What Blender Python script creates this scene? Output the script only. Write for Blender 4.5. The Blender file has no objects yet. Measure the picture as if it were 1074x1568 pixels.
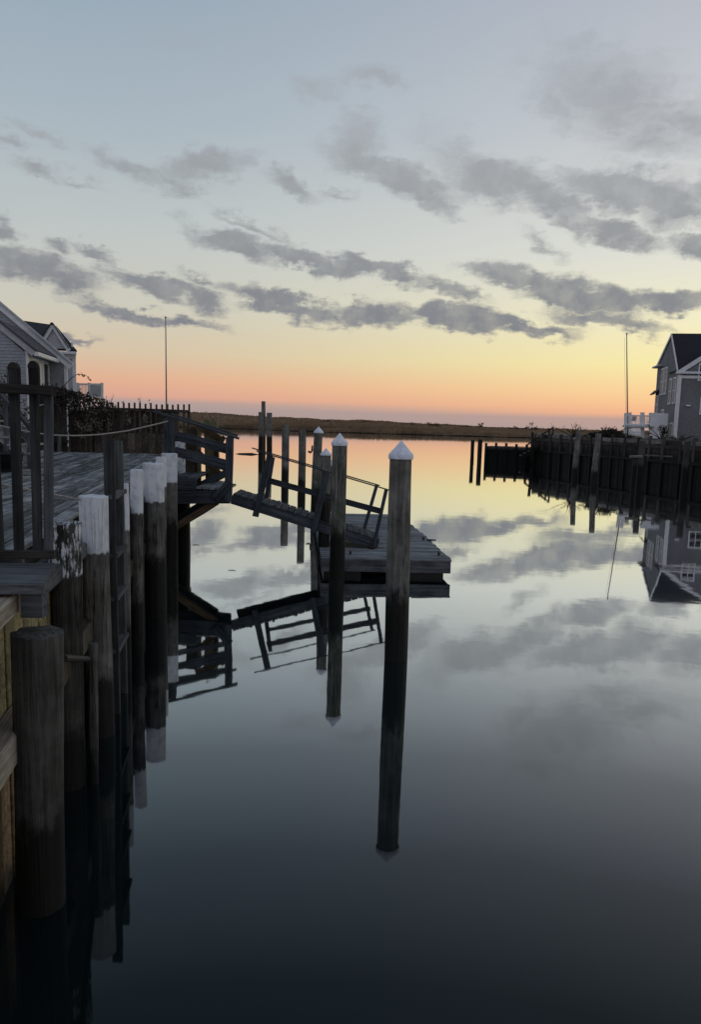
import bpy, bmesh, math, random
import numpy as np
from mathutils import Vector, Matrix
random.seed(7)
rng = np.random.default_rng(7)
S = bpy.context.scene
COL = S.collection
R = math.radians

# ------------------------------------------------------------------ camera
EYE = 3.0                       # eye height over the water, metres
FPX, CX, CY = 1270.0, 537.0, 838.0
PITCH, ROLL = R(8.5), R(1.5)
AX_R = Vector((math.cos(ROLL), math.sin(ROLL)*math.sin(PITCH), math.sin(ROLL)*math.cos(PITCH)))
AX_U = Vector((-math.sin(ROLL), math.cos(ROLL)*math.sin(PITCH), math.cos(ROLL)*math.cos(PITCH)))
AX_F = Vector((0, math.cos(PITCH), -math.sin(PITCH)))
cam_d = bpy.data.cameras.new('camera')
cam = bpy.data.objects.new('camera', cam_d); COL.objects.link(cam)
cam_d.sensor_width = 36.0; cam_d.sensor_fit = 'AUTO'
cam_d.lens = 36.0*FPX/1568.0
cam_d.shift_y = (CY-784.0)/1568.0
cam_d.clip_start = 0.05; cam_d.clip_end = 20000
M3 = Matrix((AX_R, AX_U, -AX_F)).transposed()
cam.matrix_world = Matrix.Translation((0, 0, EYE)) @ M3.to_4x4()
S.camera = cam

def ray(px, py):
    return AX_R*((px-CX)/FPX) - AX_U*((py-CY)/FPX) + AX_F
def at(px, py, Y):
    v = ray(px, py); return v*(Y/v.y) + Vector((0, 0, EYE))
def atz(px, py, z):
    v = ray(px, py); return v*((z-EYE)/v.z) + Vector((0, 0, EYE))
def atl(px, py, a, b):           # on the vertical plane X = a + b*Y
    v = ray(px, py); t = a/(v.x-b*v.y); return v*t + Vector((0, 0, EYE))

# ------------------------------------------------------------------ sky
SUN_AZ, SUN_EL = R(21.0), R(1.5)
def lin(c):
    return tuple(((v/255)/12.92 if v <= 10 else (((v/255)+.055)/1.055)**2.4) for v in c)
W = bpy.data.worlds.new('World'); S.world = W; W.use_nodes = True
nt = W.node_tree; nt.nodes.clear()
class NB:
    """small node builder"""
    def __init__(s, t): s.t = t
    def n(s, ty, **k):
        o = s.t.nodes.new(ty)
        for a, v in k.items(): setattr(o, a, v)
        return o
    def put(s, sock, v):
        if v is None: return
        if hasattr(v, 'is_output'): s.t.links.new(v, sock)
        else:
            if isinstance(v, (tuple, list)) and sock.type == 'RGBA' and len(v) == 3: v = (*v, 1)
            sock.default_value = v
    def m(s, op, a, b=None, c=None, clamp=False):
        o = s.n('ShaderNodeMath', operation=op, use_clamp=clamp)
        for i, v in enumerate((a, b, c)): s.put(o.inputs[i], v)
        return o.outputs[0]
    def vm(s, op, a, b=None, scale=None):
        o = s.n('ShaderNodeVectorMath', operation=op)
        s.put(o.inputs[0], a); s.put(o.inputs[1], b)
        if scale is not None: s.put(o.inputs['Scale'], scale)
        return o.outputs['Value'] if op in ('LENGTH', 'DOT_PRODUCT') else o.outputs[0]
    def mix(s, f, a, b, blend='MIX'):
        o = s.n('ShaderNodeMix', data_type='RGBA', blend_type=blend)
        s.put(o.inputs[0], f); s.put(o.inputs[6], a); s.put(o.inputs[7], b)
        return o.outputs[2]
    def ramp(s, f, pts, interp='LINEAR'):
        o = s.n('ShaderNodeValToRGB'); cr = o.color_ramp; cr.interpolation = interp
        while len(cr.elements) < len(pts): cr.elements.new(0.5)
        for e, (p, c) in zip(cr.elements, sorted(pts, key=lambda q: q[0])):
            e.position = p
            if not isinstance(c, (tuple, list)): c = (c, c, c)
            e.color = (*c[:3], 1)
        s.put(o.inputs[0], f)
        return o.outputs[0]
    def mr(s, v, a, b, c=0., d=1., smooth=True):
        o = s.n('ShaderNodeMapRange', interpolation_type='SMOOTHSTEP' if smooth else 'LINEAR')
        s.put(o.inputs[0], v)
        for i, q in zip((1, 2, 3, 4), (a, b, c, d)): s.put(o.inputs[i], q)
        return o.outputs[0]
    def noise(s, vec, scale, detail=4, rough=.55, dist=0., col=False):
        o = s.n('ShaderNodeTexNoise')
        s.put(o.inputs['Vector'], vec); s.put(o.inputs['Scale'], scale); s.put(o.inputs['Detail'], detail)
        s.put(o.inputs['Roughness'], rough); s.put(o.inputs['Distortion'], dist)
        return o.outputs['Color'] if col else o.outputs[0]
    def mapping(s, vec, loc=(0, 0, 0), rot=(0, 0, 0), sc=(1, 1, 1), ty='POINT'):
        o = s.n('ShaderNodeMapping', vector_type=ty)
        s.put(o.inputs['Vector'], vec); o.inputs['Location'].default_value = loc
        o.inputs['Rotation'].default_value = rot; o.inputs['Scale'].default_value = sc
        return o.outputs[0]
    def comb(s, x, y, z=0.):
        o = s.n('ShaderNodeCombineXYZ')
        for i, v in enumerate((x, y, z)): s.put(o.inputs[i], v)
        return o.outputs[0]
    def sep(s, v):
        o = s.n('ShaderNodeSeparateXYZ'); s.put(o.inputs[0], v); return o.outputs

def build_sky():
    b = NB(nt)
    d = b.n('ShaderNodeTexCoord').outputs['Generated']
    x, y, z = b.sep(d)
    az = b.m('ARCTAN2', x, y)
    el = b.m('ARCSINE', z)
    k = b.m('DIVIDE', b.m('MAXIMUM', el, 0.0), math.pi/2)      # 0 horizon .. 1 zenith
    def e(deg): return deg/90.0
    left = b.ramp(k, [(e(0), lin((172, 156, 154))), (e(1.08), lin((178, 160, 157))), (e(1.28), lin((222, 168, 150))), (e(2.4), lin((232, 180, 150))),
                      (e(4.2), lin((219, 199, 172))), (e(7), lin((209, 206, 191))), (e(11), lin((197, 203, 201))),
                      (e(18), lin((173, 187, 197))), (e(27), lin((150, 169, 186))), (e(40), lin((122, 143, 165))), (e(90), lin((112, 130, 158)))])
    right = b.ramp(k, [(e(0), lin((184, 160, 154))), (e(0.74), lin((192, 162, 153))), (e(0.92), lin((248, 182, 142))), (e(2.2), lin((255, 214, 156))),
                       (e(4.2), lin((255, 243, 174))), (e(7), lin((250, 244, 206))), (e(11), lin((231, 232, 222))),
                       (e(18), lin((206, 209, 213))), (e(27), lin((184, 188, 200))), (e(40), lin((142, 154, 172))), (e(90), lin((112, 130, 158)))])
    back = b.ramp(k, [(e(0), lin((172, 158, 164))), (e(5), lin((196, 180, 184))), (e(14), lin((188, 186, 196))),
                      (e(30), lin((164, 174, 192))), (e(90), lin((112, 130, 158)))])
    g = b.mr(az, R(-20), R(31))
    front = b.mix(g, left, right)
    da = b.m('ABSOLUTE', b.m('SUBTRACT', az, SUN_AZ))
    da = b.m('MINIMUM', da, b.m('SUBTRACT', 2*math.pi, da))
    bk = b.mr(da, R(48), R(140))
    sky = b.mix(bk, front, back)
    # physically based dusk sky, a small share of the whole
    ns = b.n('ShaderNodeTexSky', sky_type='NISHITA', sun_disc=False, sun_elevation=SUN_EL, sun_rotation=SUN_AZ,
             altitude=0, air_density=1.0, dust_density=1.5, ozone_density=1.2)
    nis = b.vm('SCALE', ns.outputs[0], scale=0.03)
    sky = b.mix(0.06, sky, nis)
    # clouds: ragged stratocumulus bars, given by direction (azimuth, elevation)
    p = b.comb(az, el, 0.0)
    streak = b.mapping(p, rot=(0, 0, R(12)), sc=(1.0, 2.8, 1.0))
    w1 = b.vm('SCALE', b.vm('SUBTRACT', b.noise(streak, 14, 5, .6, col=True), (.5, .5, .5)), scale=0.055)
    w2 = b.vm('SCALE', b.vm('SUBTRACT', b.noise(p, 60, 4, .6, col=True), (.5, .5, .5)), scale=0.020)
    pw = b.vm('ADD', b.vm('ADD', p, w1), w2)
    blobs = [
     (50,412,90,27,12,1),(-30,400,60,22,5,1),(225,480,112,13,10,1),(240,437,90,18,12,1),(312,463,34,20,20,.9),
     (440,467,108,21,12,1.1),(570,482,80,23,6,1.1),(700,485,108,20,9,1.1),(805,499,84,14,9,1.),
     (358,374,76,24,18,1),(470,400,100,18,13,1),(582,414,78,19,10,1),(692,446,64,14,18,.8),(392,345,64,9,22,.6),
     (800,428,98,21,12,1),(900,452,115,27,10,1.1),(1020,465,90,17,5,1),(930,489,90,18,11,1),(850,455,60,20,15,.9),
     (312,254,72,24,-6,.85),(205,264,75,17,20,.6),(265,282,45,14,20,.6),
     (548,212,42,36,40,.7),(602,264,105,30,17,1),(660,304,46,16,30,.8),(446,282,40,16,22,.8),(520,300,35,9,15,.4),
     (762,276,85,34,14,.9),(836,304,70,25,22,.85),(960,296,120,32,12,.95),(942,358,75,19,20,.85),(1030,316,60,32,10,.85),(880,345,50,14,20,.7),
     (1066,378,46,20,10,1),(1120,300,60,30,10,.9),(1140,470,60,20,5,1),
     (940,150,130,62,25,.62),(1046,192,80,34,10,.55),(860,165,60,30,30,.5),(1000,215,90,30,10,.5),(690,225,60,30,30,.35),
     (572,120,52,16,8,.6),(485,137,42,16,0,.45),(10,222,28,11,5,.6),(62,213,36,10,12,.5),(56,264,34,11,12,.6),(120,272,30,9,20,.4),
     (5,350,18,17,20,.8),(90,380,24,13,10,.7),(150,390,32,12,20,.8),(182,425,30,8,15,.6),(108,511,40,9,4,.7),(300,430,30,10,20,.5),(830,375,40,12,30,.4)]
    D = None
    for (cx, cy, a, h, t, w) in blobs:
        v = ray(cx, cy).normalized()
        A, E_ = math.atan2(v.x, v.y), math.asin(v.z)
        o = b.mapping(pw, loc=(A, E_, 0), rot=(0, 0, R(-(t-1.5))), sc=(a/FPX*1.24, h/FPX*(1.0 if cy > 360 else 1.16), 1), ty='TEXTURE')
        q = b.m('MULTIPLY_ADD', b.vm('LENGTH', o), -w, w)
        D = q if D is None else b.m('SMOOTH_MAX', D, q, 0.12)
    fine = b.noise(b.mapping(pw, rot=(0, 0, R(14)), sc=(1, 2.6, 1)), 30, 7, .62)
    D = b.m('ADD', D, b.m('MULTIPLY_ADD', fine, .62, -.29))
    a1 = b.mr(D, -.04, .64)
    # thin veil high up and out of the frame
    veil = b.mr(b.noise(b.mapping(b.comb(az, b.m('MULTIPLY', el, 2.2)), rot=(0, 0, R(10))), 4.5, 7, .6), .52, .8, 0, .22)
    veil = b.m('MULTIPLY', veil, b.mr(el, R(8), R(16)))
    ccol = b.ramp(k, [(e(0), lin((140, 128, 134))), (e(5), lin((122, 125, 137))), (e(8), lin((128, 131, 139))), (e(12), lin((144, 147, 151))),
                      (e(18), lin((160, 164, 169))), (e(26), lin((164, 169, 177))), (e(90), lin((112, 122, 142)))])
    dens = b.noise(p, 30, 5, .6)
    ccol = b.mix(b.m('MULTIPLY', b.mr(dens, .35, .7), .22), ccol, sky)
    al = b.m('MULTIPLY', a1, b.mr(el, R(7), R(22), .95, .84))
    sky = b.mix(veil, sky, ccol)
    sky = b.mix(al, sky, ccol)
    # below the horizon (never seen, the water covers it)
    bg = b.n('ShaderNodeBackground'); b.put(bg.inputs[0], sky); bg.inputs[1].default_value = 1.0
    out = b.n('ShaderNodeOutputWorld'); nt.links.new(bg.outputs[0], out.inputs[0])
build_sky()
W.cycles.sampling_method = 'MANUAL'; W.cycles.sample_map_resolution = 512

sd = bpy.data.lights.new('sun', 'SUN'); sd.energy = 0.12; sd.angle = R(5); sd.color = (1, .72, .45)
so = bpy.data.objects.new('sun', sd); COL.objects.link(so)
sdir = Vector((math.sin(SUN_AZ)*math.cos(SUN_EL), math.cos(SUN_AZ)*math.cos(SUN_EL), math.sin(SUN_EL)))
so.rotation_euler = sdir.to_track_quat('Z', 'Y').to_euler()
so.location = (30, 80, 40)
S.view_settings.view_transform = 'Standard'; S.view_settings.look = 'None'
S.view_settings.exposure = 0.0; S.view_settings.gamma = 1.0; S.view_settings.use_curve_mapping = False
S.cycles.max_bounces = 6; S.cycles.diffuse_bounces = 3; S.cycles.glossy_bounces = 4

# ------------------------------------------------------------------ materials
def material(name):
    m = bpy.data.materials.new(name); m.use_nodes = True
    m.node_tree.nodes.clear(); return m, NB(m.node_tree)
def finish(m, b, col, rough=.85, bump=None, bstr=.3, bdist=.01, spec=.3, metal=0.):
    pr = b.n('ShaderNodeBsdfPrincipled')
    b.put(pr.inputs['Base Color'], col); b.put(pr.inputs['Roughness'], rough)
    pr.inputs['Specular IOR Level'].default_value = spec; pr.inputs['Metallic'].default_value = metal
    if bump is not None:
        bp = b.n('ShaderNodeBump'); bp.inputs['Strength'].default_value = bstr; bp.inputs['Distance'].default_value = bdist
        b.put(bp.inputs['Height'], bump); b.t.links.new(bp.outputs[0], pr.inputs['Normal'])
    o = b.n('ShaderNodeOutputMaterial'); b.t.links.new(pr.outputs[0], o.inputs[0]); return m

def wood(name, dark, light, var=.5, tide=None, wear=None, rough=.85, axis='X', grain=1.0, bstr=.5):
    """sawn timber, grain along the local axis; tide = height of the wet black zone"""
    m, b = material(name)
    tc = b.n('ShaderNodeTexCoord').outputs['Object']
    oi = b.n('ShaderNodeObjectInfo').outputs['Random']
    off = b.m('MULTIPLY', oi, 37.0)
    v = b.vm('ADD', tc, b.comb(off, b.m('MULTIPLY', oi, 91.), off))
    sc = {'X': (1.1, 26, 26), 'Z': (26, 26, 1.1), 'Y': (26, 1.1, 26)}[axis]
    sc = tuple(q*grain for q in sc)
    g = b.noise(b.mapping(v, sc=sc), 1.0, 5, .62, .6)
    sc2 = {'X': (3, 90, 90), 'Z': (90, 90, 3), 'Y': (90, 3, 90)}[axis]
    f = b.noise(b.mapping(v, sc=sc2), 1.0, 3, .6)
    big = b.noise(v, 2.2, 4, .6)
    t = b.m('ADD', b.m('MULTIPLY', g, .75), b.m('MULTIPLY', f, .35))
    t = b.m('ADD', t, b.m('MULTIPLY_ADD', big, .5, -.30))
    col = b.ramp(t, [(.28, tuple(q*.45 for q in dark)), (.42, dark), (.68, light), (.9, tuple(q*1.25 for q in light))])
    col = b.mix(b.m('MULTIPLY', b.mr(f, .62, .74), .45), col, tuple(q*.25 for q in dark))
    hv = b.m('MULTIPLY_ADD', oi, var*1.2, 1-var*.6)
    col = b.vm('MULTIPLY', col, b.comb(hv, hv, hv))
    if wear:                                    # pale scuffed paint or bleached patches
        wn = b.mr(b.noise(b.mapping(v, sc=tuple(q*.25 for q in sc)), 1.0, 6, .7), .54, .60)
        col = b.mix(b.m('MULTIPLY', wn, .8), col, wear)
    rg = rough
    if tide is not None:
        z = b.sep(b.n('ShaderNodeNewGeometry').outputs['Position'])[2]
        zz = b.m('ADD', z, b.m('MULTIPLY_ADD', b.noise(b.mapping(tc, sc=(6, 6, 6)), 1., 4), .5, -.25))
        wt = b.mr(zz, tide-.18, tide+.18, 1, 0)
        col = b.mix(wt, col, (.010, .0105, .009))
        rg = b.mr(wt, 0, 1, rough, .65)
    hgt = b.m('ADD', b.m('MULTIPLY', g, .6), f)
    return finish(m, b, col, rg, hgt, bstr, .006, spec=.12)

def pile_mat():
    """round pile; object colour holds (paint line/4, tide line/4, algae, peeling)"""
    m, b = material('pile_timber')
    tc = b.n('ShaderNodeTexCoord').outputs['Object']
    info = b.n('ShaderNodeObjectInfo'); oi = info.outputs['Random']
    sc = b.n('ShaderNodeSeparateColor'); b.put(sc.inputs[0], info.outputs['Color'])
    pz = b.m('MULTIPLY', sc.outputs[0], 4.); tz = b.m('MULTIPLY', sc.outputs[1], 4.)
    alg = sc.outputs[2]; peel = info.outputs['Alpha']
    off = b.m('MULTIPLY', oi, 41.)
    v = b.vm('ADD', tc, b.comb(off, off, off))
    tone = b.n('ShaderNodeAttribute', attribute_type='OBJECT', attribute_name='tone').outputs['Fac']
    z = b.sep(b.n('ShaderNodeNewGeometry').outputs['Position'])[2]
    g = b.noise(b.mapping(v, sc=(22, 22, .9)), 1., 6, .65, .5)
    f = b.noise(b.mapping(v, sc=(80, 80, 2.2)), 1., 3, .6)
    big = b.noise(v, 3.0, 5, .65)
    t = b.m('ADD', b.m('ADD', b.m('MULTIPLY', g, .7), b.m('MULTIPLY', f, .35)), b.m('MULTIPLY_ADD', big, .7, -.38))
    col = b.ramp(t, [(.25, (.042, .040, .035)), (.45, (.132, .127, .113)), (.66, (.26, .252, .23)), (.9, (.41, .40, .37))])
    col = b.mix(b.m('MULTIPLY', b.mr(f, .60, .72), .6), col, (.025, .022, .019))
    ck = b.m('ABSOLUTE', b.m('SUBTRACT', b.noise(b.mapping(v, sc=(11, 11, .45)), 1., 4, .6), .5))
    ck = b.m('MULTIPLY', b.mr(ck, .0, .022, 1, 0), b.mr(b.noise(v, 1.7, 3), .42, .58))
    col = b.mix(b.m('MULTIPLY', ck, .85), col, (.012, .011, .010))
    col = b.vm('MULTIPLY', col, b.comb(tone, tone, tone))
    an = b.mr(b.noise(v, 2.4, 5, .7), .40, .62)
    an = b.m('MULTIPLY', b.m('MULTIPLY', an, alg), b.mr(z, tz, b.m('ADD', tz, 1.1), 1, .35))
    col = b.mix(an, col, (.050, .078, .046))
    # white paint band with ragged lower edge, flaking off
    ez = b.m('ADD', z, b.m('MULTIPLY_ADD', b.noise(b.mapping(v, sc=(30, 30, 3)), 1., 3), .09, -.045))
    pm = b.mr(ez, b.m('SUBTRACT', pz, .012), b.m('ADD', pz, .012))
    fl = b.m('ADD', b.m('MULTIPLY', b.noise(b.mapping(v, sc=(26, 26, 4)), 1., 6, .7), .75), b.m('MULTIPLY', b.noise(v, 7, 5, .7), .3))
    fl = b.mr(fl, b.m('SUBTRACT', peel, .03), b.m('ADD', peel, .03))
    pm = b.m('MULTIPLY', pm, fl)
    pc = b.ramp(b.noise(v, 9, 5, .7), [(.25, (.40, .43, .46)), (.5, (.67, .70, .73)), (.8, (.80, .81, .81))])
    col = b.mix(pm, col, pc)
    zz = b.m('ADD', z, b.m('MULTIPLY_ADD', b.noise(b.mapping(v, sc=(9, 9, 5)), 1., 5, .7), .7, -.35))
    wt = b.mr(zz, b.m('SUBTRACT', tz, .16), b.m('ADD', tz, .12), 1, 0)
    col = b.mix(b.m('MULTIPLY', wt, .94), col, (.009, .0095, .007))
    hgt = b.m('SUBTRACT', b.m('ADD', b.m('MULTIPLY', g, .7), b.m('ADD', f, b.m('MULTIPLY', pm, .25))), b.m('MULTIPLY', ck, 1.2))
    return finish(m, b, col, b.mr(wt, 0, 1, .88, .6), hgt, .75, .012, spec=.14)

def plain(name, c, rough=.6, nv=.18, nscale=8, metal=0., spec=.4, bstr=.15):
    m, b = material(name)
    tc = b.n('ShaderNodeTexCoord').outputs['Object']
    n = b.noise(tc, nscale, 5, .65)
    lo = tuple(q*(1-nv*1.6) for q in c); hi = tuple(min(1, q*(1+nv)) for q in c)
    return finish(m, b, b.ramp(n, [(.3, lo), (.7, hi)]), rough, n, bstr, .005, spec, metal)

def siding_mat(name, c):
    m, b = material(name)
    tc = b.n('ShaderNodeTexCoord').outputs['Object']
    n = b.noise(b.mapping(tc, sc=(5, 5, 12)), 1., 5, .7)
    n2 = b.noise(tc, .6, 4)
    t = b.m('ADD', b.m('MULTIPLY', n, .6), b.m('MULTIPLY', n2, .4))
    return finish(m, b, b.ramp(t, [(.3, tuple(q*.6 for q in c)), (.7, tuple(q*1.25 for q in c))]), .9, n, .3, .01)

MAT = {}
MAT['pile'] = pile_mat()
MAT['cap'] = plain('white_plastic', (.70, .74, .80), .5, .14, 14)
MAT['deck'] = wood('weathered_deck', (.078, .081, .082), (.275, .28, .28), .85, wear=(.34, .34, .335))
MAT['slate'] = wood('slate_timber', (.032, .038, .044), (.082, .094, .105), .5)
MAT['slate_tide'] = wood('slate_timber_wet_foot', (.026, .033, .042), (.068, .082, .098), .5, tide=.75)
MAT['baluster'] = wood('dark_upright', (.028, .031, .031), (.075, .082, .080), .6)
MAT['greybar'] = wood('grey_timber', (.045, .05, .054), (.115, .122, .128), .5)
MAT['tread'] = wood('bleached_tread', (.15, .16, .165), (.34, .35, .35), .4)
MAT['sheet_old'] = wood('old_sheeting', (.035, .030, .023), (.11, .095, .07), .6, tide=.85, axis='Z')
MAT['sheet_new'] = wood('treated_sheeting', (.17, .145, .075), (.40, .345, .20), .55, tide=.42, axis='Z')
MAT['sheet_low'] = wood('stained_sheeting', (.13, .085, .045), (.30, .205, .12), .6, tide=.12, axis='Z')
MAT['wale'] = wood('pale_wale', (.22, .19, .15), (.46, .41, .34), .3)
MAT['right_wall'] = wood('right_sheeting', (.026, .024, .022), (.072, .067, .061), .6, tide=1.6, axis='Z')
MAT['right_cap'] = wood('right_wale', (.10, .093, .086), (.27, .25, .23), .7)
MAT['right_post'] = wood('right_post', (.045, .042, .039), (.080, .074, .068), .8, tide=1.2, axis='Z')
MAT['fence'] = wood('fence_timber', (.040, .034, .028), (.135, .115, .092), .7, axis='Z')
MAT['fencebar'] = wood('fence_rail', (.020, .018, .017), (.06, .054, .048), .5)
MAT['yellow'] = wood('yellowed_timber', (.16, .15, .08), (.38, .35, .20), .5, axis='Z', tide=.8)
MAT['brown'] = wood('brown_timber', (.055, .038, .022), (.14, .10, .06), .5)
MAT['float'] = wood('float_plank', (.115, .12, .125), (.31, .32, .325), .55)
MAT['fascia'] = wood('float_fascia', (.058, .062, .066), (.165, .173, .18), .4)
MAT['black'] = plain('black_plastic', (.012, .013, .014), .5, .2, 6)
MAT['rust'] = plain('rusty_iron', (.035, .028, .024), .7, .4, 30, .4)
MAT['rope'] = plain('pale_rope', (.33, .32, .29), .9, .3, 60)
MAT['wire'] = plain('dark_wire', (.03, .032, .035), .6, .2, 30)
MAT['white'] = plain('white_trim', (.74, .75, .75), .6, .10, 4)
MAT['glass'] = plain('window_glass', (.015, .018, .022), .25, .2, 2, spec=.25)
MAT['blind'] = plain('window_blind', (.70, .68, .64), .8, .08, 3)
MAT['roof'] = siding_mat('asphalt_shingle', (.026, .027, .031))
MAT['roof2'] = siding_mat('grey_shingle', (.06, .064, .072))
MAT['siding'] = siding_mat('grey_clapboard', (.32, .34, .36))
MAT['siding_pale'] = siding_mat('pale_clapboard', (.46, .47, .475))
MAT['siding_r'] = siding_mat('slate_clapboard', (.20, .205, .215))
MAT['pole'] = plain('pole_metal', (.28, .27, .26), .5, .15, 3, .3)
MAT['soil'] = plain('soil', (.05, .045, .032), .95, .4, 1.5)

def grass_mat(name, lo, hi, sc, mud=None):
    m, b = material(name)
    tc = b.n('ShaderNodeNewGeometry').outputs['Position']
    n = b.noise(b.mapping(tc, sc=(sc, sc*.35, sc)), 1., 6, .7)
    n2 = b.noise(b.mapping(tc, sc=(.008, .06, .1)), 1., 5, .65)
    t = b.m('ADD', b.m('MULTIPLY', n, .5), b.m('MULTIPLY', n2, .5))
    col = b.ramp(t, [(.32, lo), (.5, tuple((p+q)/2 for p, q in zip(lo, hi))), (.66, hi)])
    if mud is not None:                          # bare peat on the tidal edge
        col = b.mix(b.mr(b.sep(tc)[2], mud, mud+.25), (.020, .015, .011), col)
    return finish(m, b, col, .95, None, spec=.1)
MAT['marsh'] = grass_mat('marsh_ground', (.08, .054, .034), (.34, .245, .155), .25, mud=.55)
MAT['reed'] = grass_mat('marsh_reed', (.085, .058, .037), (.40, .285, .18), .5)
def leaf_mat(name, lo, hi):
    m, b = material(name)
    tc = b.n('ShaderNodeNewGeometry').outputs['Position']
    return finish(m, b, b.ramp(b.noise(tc, 5, 4, .7), [(.35, lo), (.65, hi)]), .8, None, spec=.2)
MAT['leaf'] = leaf_mat('vine_leaf', (.016, .016, .012), (.07, .062, .045))
MAT['seed'] = leaf_mat('dry_seed_head', (.09, .075, .055), (.22, .19, .15))
MAT['bush'] = leaf_mat('dark_bush', (.010, .011, .008), (.032, .030, .02))
MAT['twig'] = plain('twig', (.03, .024, .018), .9, .3, 10)

def water_mat():
    m, b = material('canal_water')
    pos = b.n('ShaderNodeNewGeometry').outputs['Position']
    big = b.noise(b.mapping(pos, sc=(.9, .9, 1)), 1., 3, .5)
    small = b.noise(b.mapping(pos, sc=(5.5, 4.0, 1)), 1., 2, .5)
    patch = b.mr(b.noise(b.mapping(pos, sc=(.10, .12, 1)), 1., 3, .5), .50, .68)
    h = b.m('ADD', b.m('MULTIPLY', big, .007), b.m('MULTIPLY', small, b.m('MULTIPLY_ADD', patch, .0014, .0003)))
    bp = b.n('ShaderNodeBump'); bp.inputs['Strength'].default_value = 1.; bp.inputs['Distance'].default_value = .22
    b.put(bp.inputs['Height'], h)
    lw = b.n('ShaderNodeLayerWeight'); lw.inputs['Blend'].default_value = .5
    b.t.links.new(bp.outputs[0], lw.inputs['Normal'])
    f = b.ramp(lw.outputs['Facing'], [(0, .012), (.30, .018), (.41, .034), (.52, .10), (.62, .24), (.73, .58), (.81, .82), (.91, .92), (1, .97)])
    gl = b.n('ShaderNodeBsdfGlossy'); gl.inputs['Roughness'].default_value = .026
    gl.inputs['Color'].default_value = (.96, .99, .99, 1); b.t.links.new(bp.outputs[0], gl.inputs['Normal'])
    df = b.n('ShaderNodeBsdfDiffuse'); df.inputs['Color'].default_value = (.0045, .0100, .0105, 1)
    mx = b.n('ShaderNodeMixShader'); b.put(mx.inputs[0], f)
    b.t.links.new(df.outputs[0], mx.inputs[1]); b.t.links.new(gl.outputs[0], mx.inputs[2])
    o = b.n('ShaderNodeOutputMaterial'); b.t.links.new(mx.outputs[0], o.inputs[0]); return m
MAT['water'] = water_mat()

# ------------------------------------------------------------------ mesh helpers
def link(name, me, mat=None, parent=None, loc=(0, 0, 0), rot=None):
    o = bpy.data.objects.new(name, me); COL.objects.link(o)
    if mat is not None and me is not None and not me.materials: me.materials.append(MAT[mat])
    loc = Vector(loc)
    if parent is not None:
        o.parent = parent; loc = loc - wloc(parent)
    o.location = loc
    if rot is not None:
        o.rotation_mode = 'QUATERNION'; o.rotation_quaternion = rot
    return o
def wloc(o):                     # parents are never rotated, except where noted
    v = Vector((0, 0, 0))
    while o is not None: v += o.location; o = o.parent
    return v
def tag(o, label=None, cat=None, group=None, kind=None):
    if label: o['label'] = label
    if cat: o['category'] = cat
    if group: o['group'] = group
    if kind: o['kind'] = kind
    return o
def thing(name, loc, label, cat, group=None, kind=None):
    o = bpy.data.objects.new(name, None); COL.objects.link(o); o.location = loc; o.empty_display_size = .2
    return tag(o, label, cat, group, kind)
def mesh(name, v, f, smooth=False):
    me = bpy.data.meshes.new(name); me.from_pydata([tuple(q) for q in v], [], f); me.update()
    if smooth: me.polygons.foreach_set('use_smooth', [True]*len(me.polygons))
    return me
_bars = {}
def bar_mesh(L, w, t, mat, var=0):
    """timber along local X, centred, width w on Y, thickness t on Z, chamfered and a little uneven"""
    key = (round(L, 2), round(w, 3), round(t, 3), mat, var)
    if key in _bars: return _bars[key]
    L, w, t = key[:3]
    c = min(w, t)*.10; r = random.Random(hash(key[:3])+var*17)
    seg = 1 if L < .6 else 3
    v, f = [], []
    for i in range(seg+1):
        x = -L/2+L*i/seg
        dy, dz = (r.uniform(-.03, .03)*w, r.uniform(-.05, .05)*t) if 0 < i < seg else (0, 0)
        for y, z in ((-w/2, -t/2+c), (-w/2+c, -t/2), (w/2-c, -t/2), (w/2, -t/2+c), (w/2, t/2-c), (w/2-c, t/2), (-w/2+c, t/2), (-w/2, t/2-c)):
            v.append((x+(r.uniform(-.004, .004) if i in (0, seg) else 0), y+dy, z+dz))
    for i in range(seg):
        for k in range(8):
            a, b_ = i*8+k, i*8+(k+1) % 8
            f.append((a, b_, b_+8, a+8))
    f.append(tuple(range(7, -1, -1))); f.append(tuple(seg*8+k for k in range(8)))
    f = [q[::-1] for q in f]
    me = mesh('timber', v, f); me.materials.append(MAT[mat]); _bars[key] = me
    return me
def bar(name, p0, p1, w, t, mat, parent=None, up=(0, 0, 1), var=0):
    """timber from p0 to p1; t is its size along 'up', w across"""
    p0, p1 = Vector(p0), Vector(p1); d = (p1-p0); L = d.length; x = d.normalized(); u = Vector(up)
    y = u.cross(x)
    if y.length < 1e-4: y = Vector((0, 1, 0)).cross(x)
    y.normalize(); z = x.cross(y)
    q = Matrix((x, y, z)).transposed().to_quaternion()
    return link(name, bar_mesh(L, w, t, mat, var), None, parent, (p0+p1)/2, q)
def post(name, p0, p1, w, mat, parent=None, face=(0, 1, 0), t=None, var=0):
    return bar(name, p0, p1, w, t or w, mat, parent, up=face, var=var)
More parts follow.
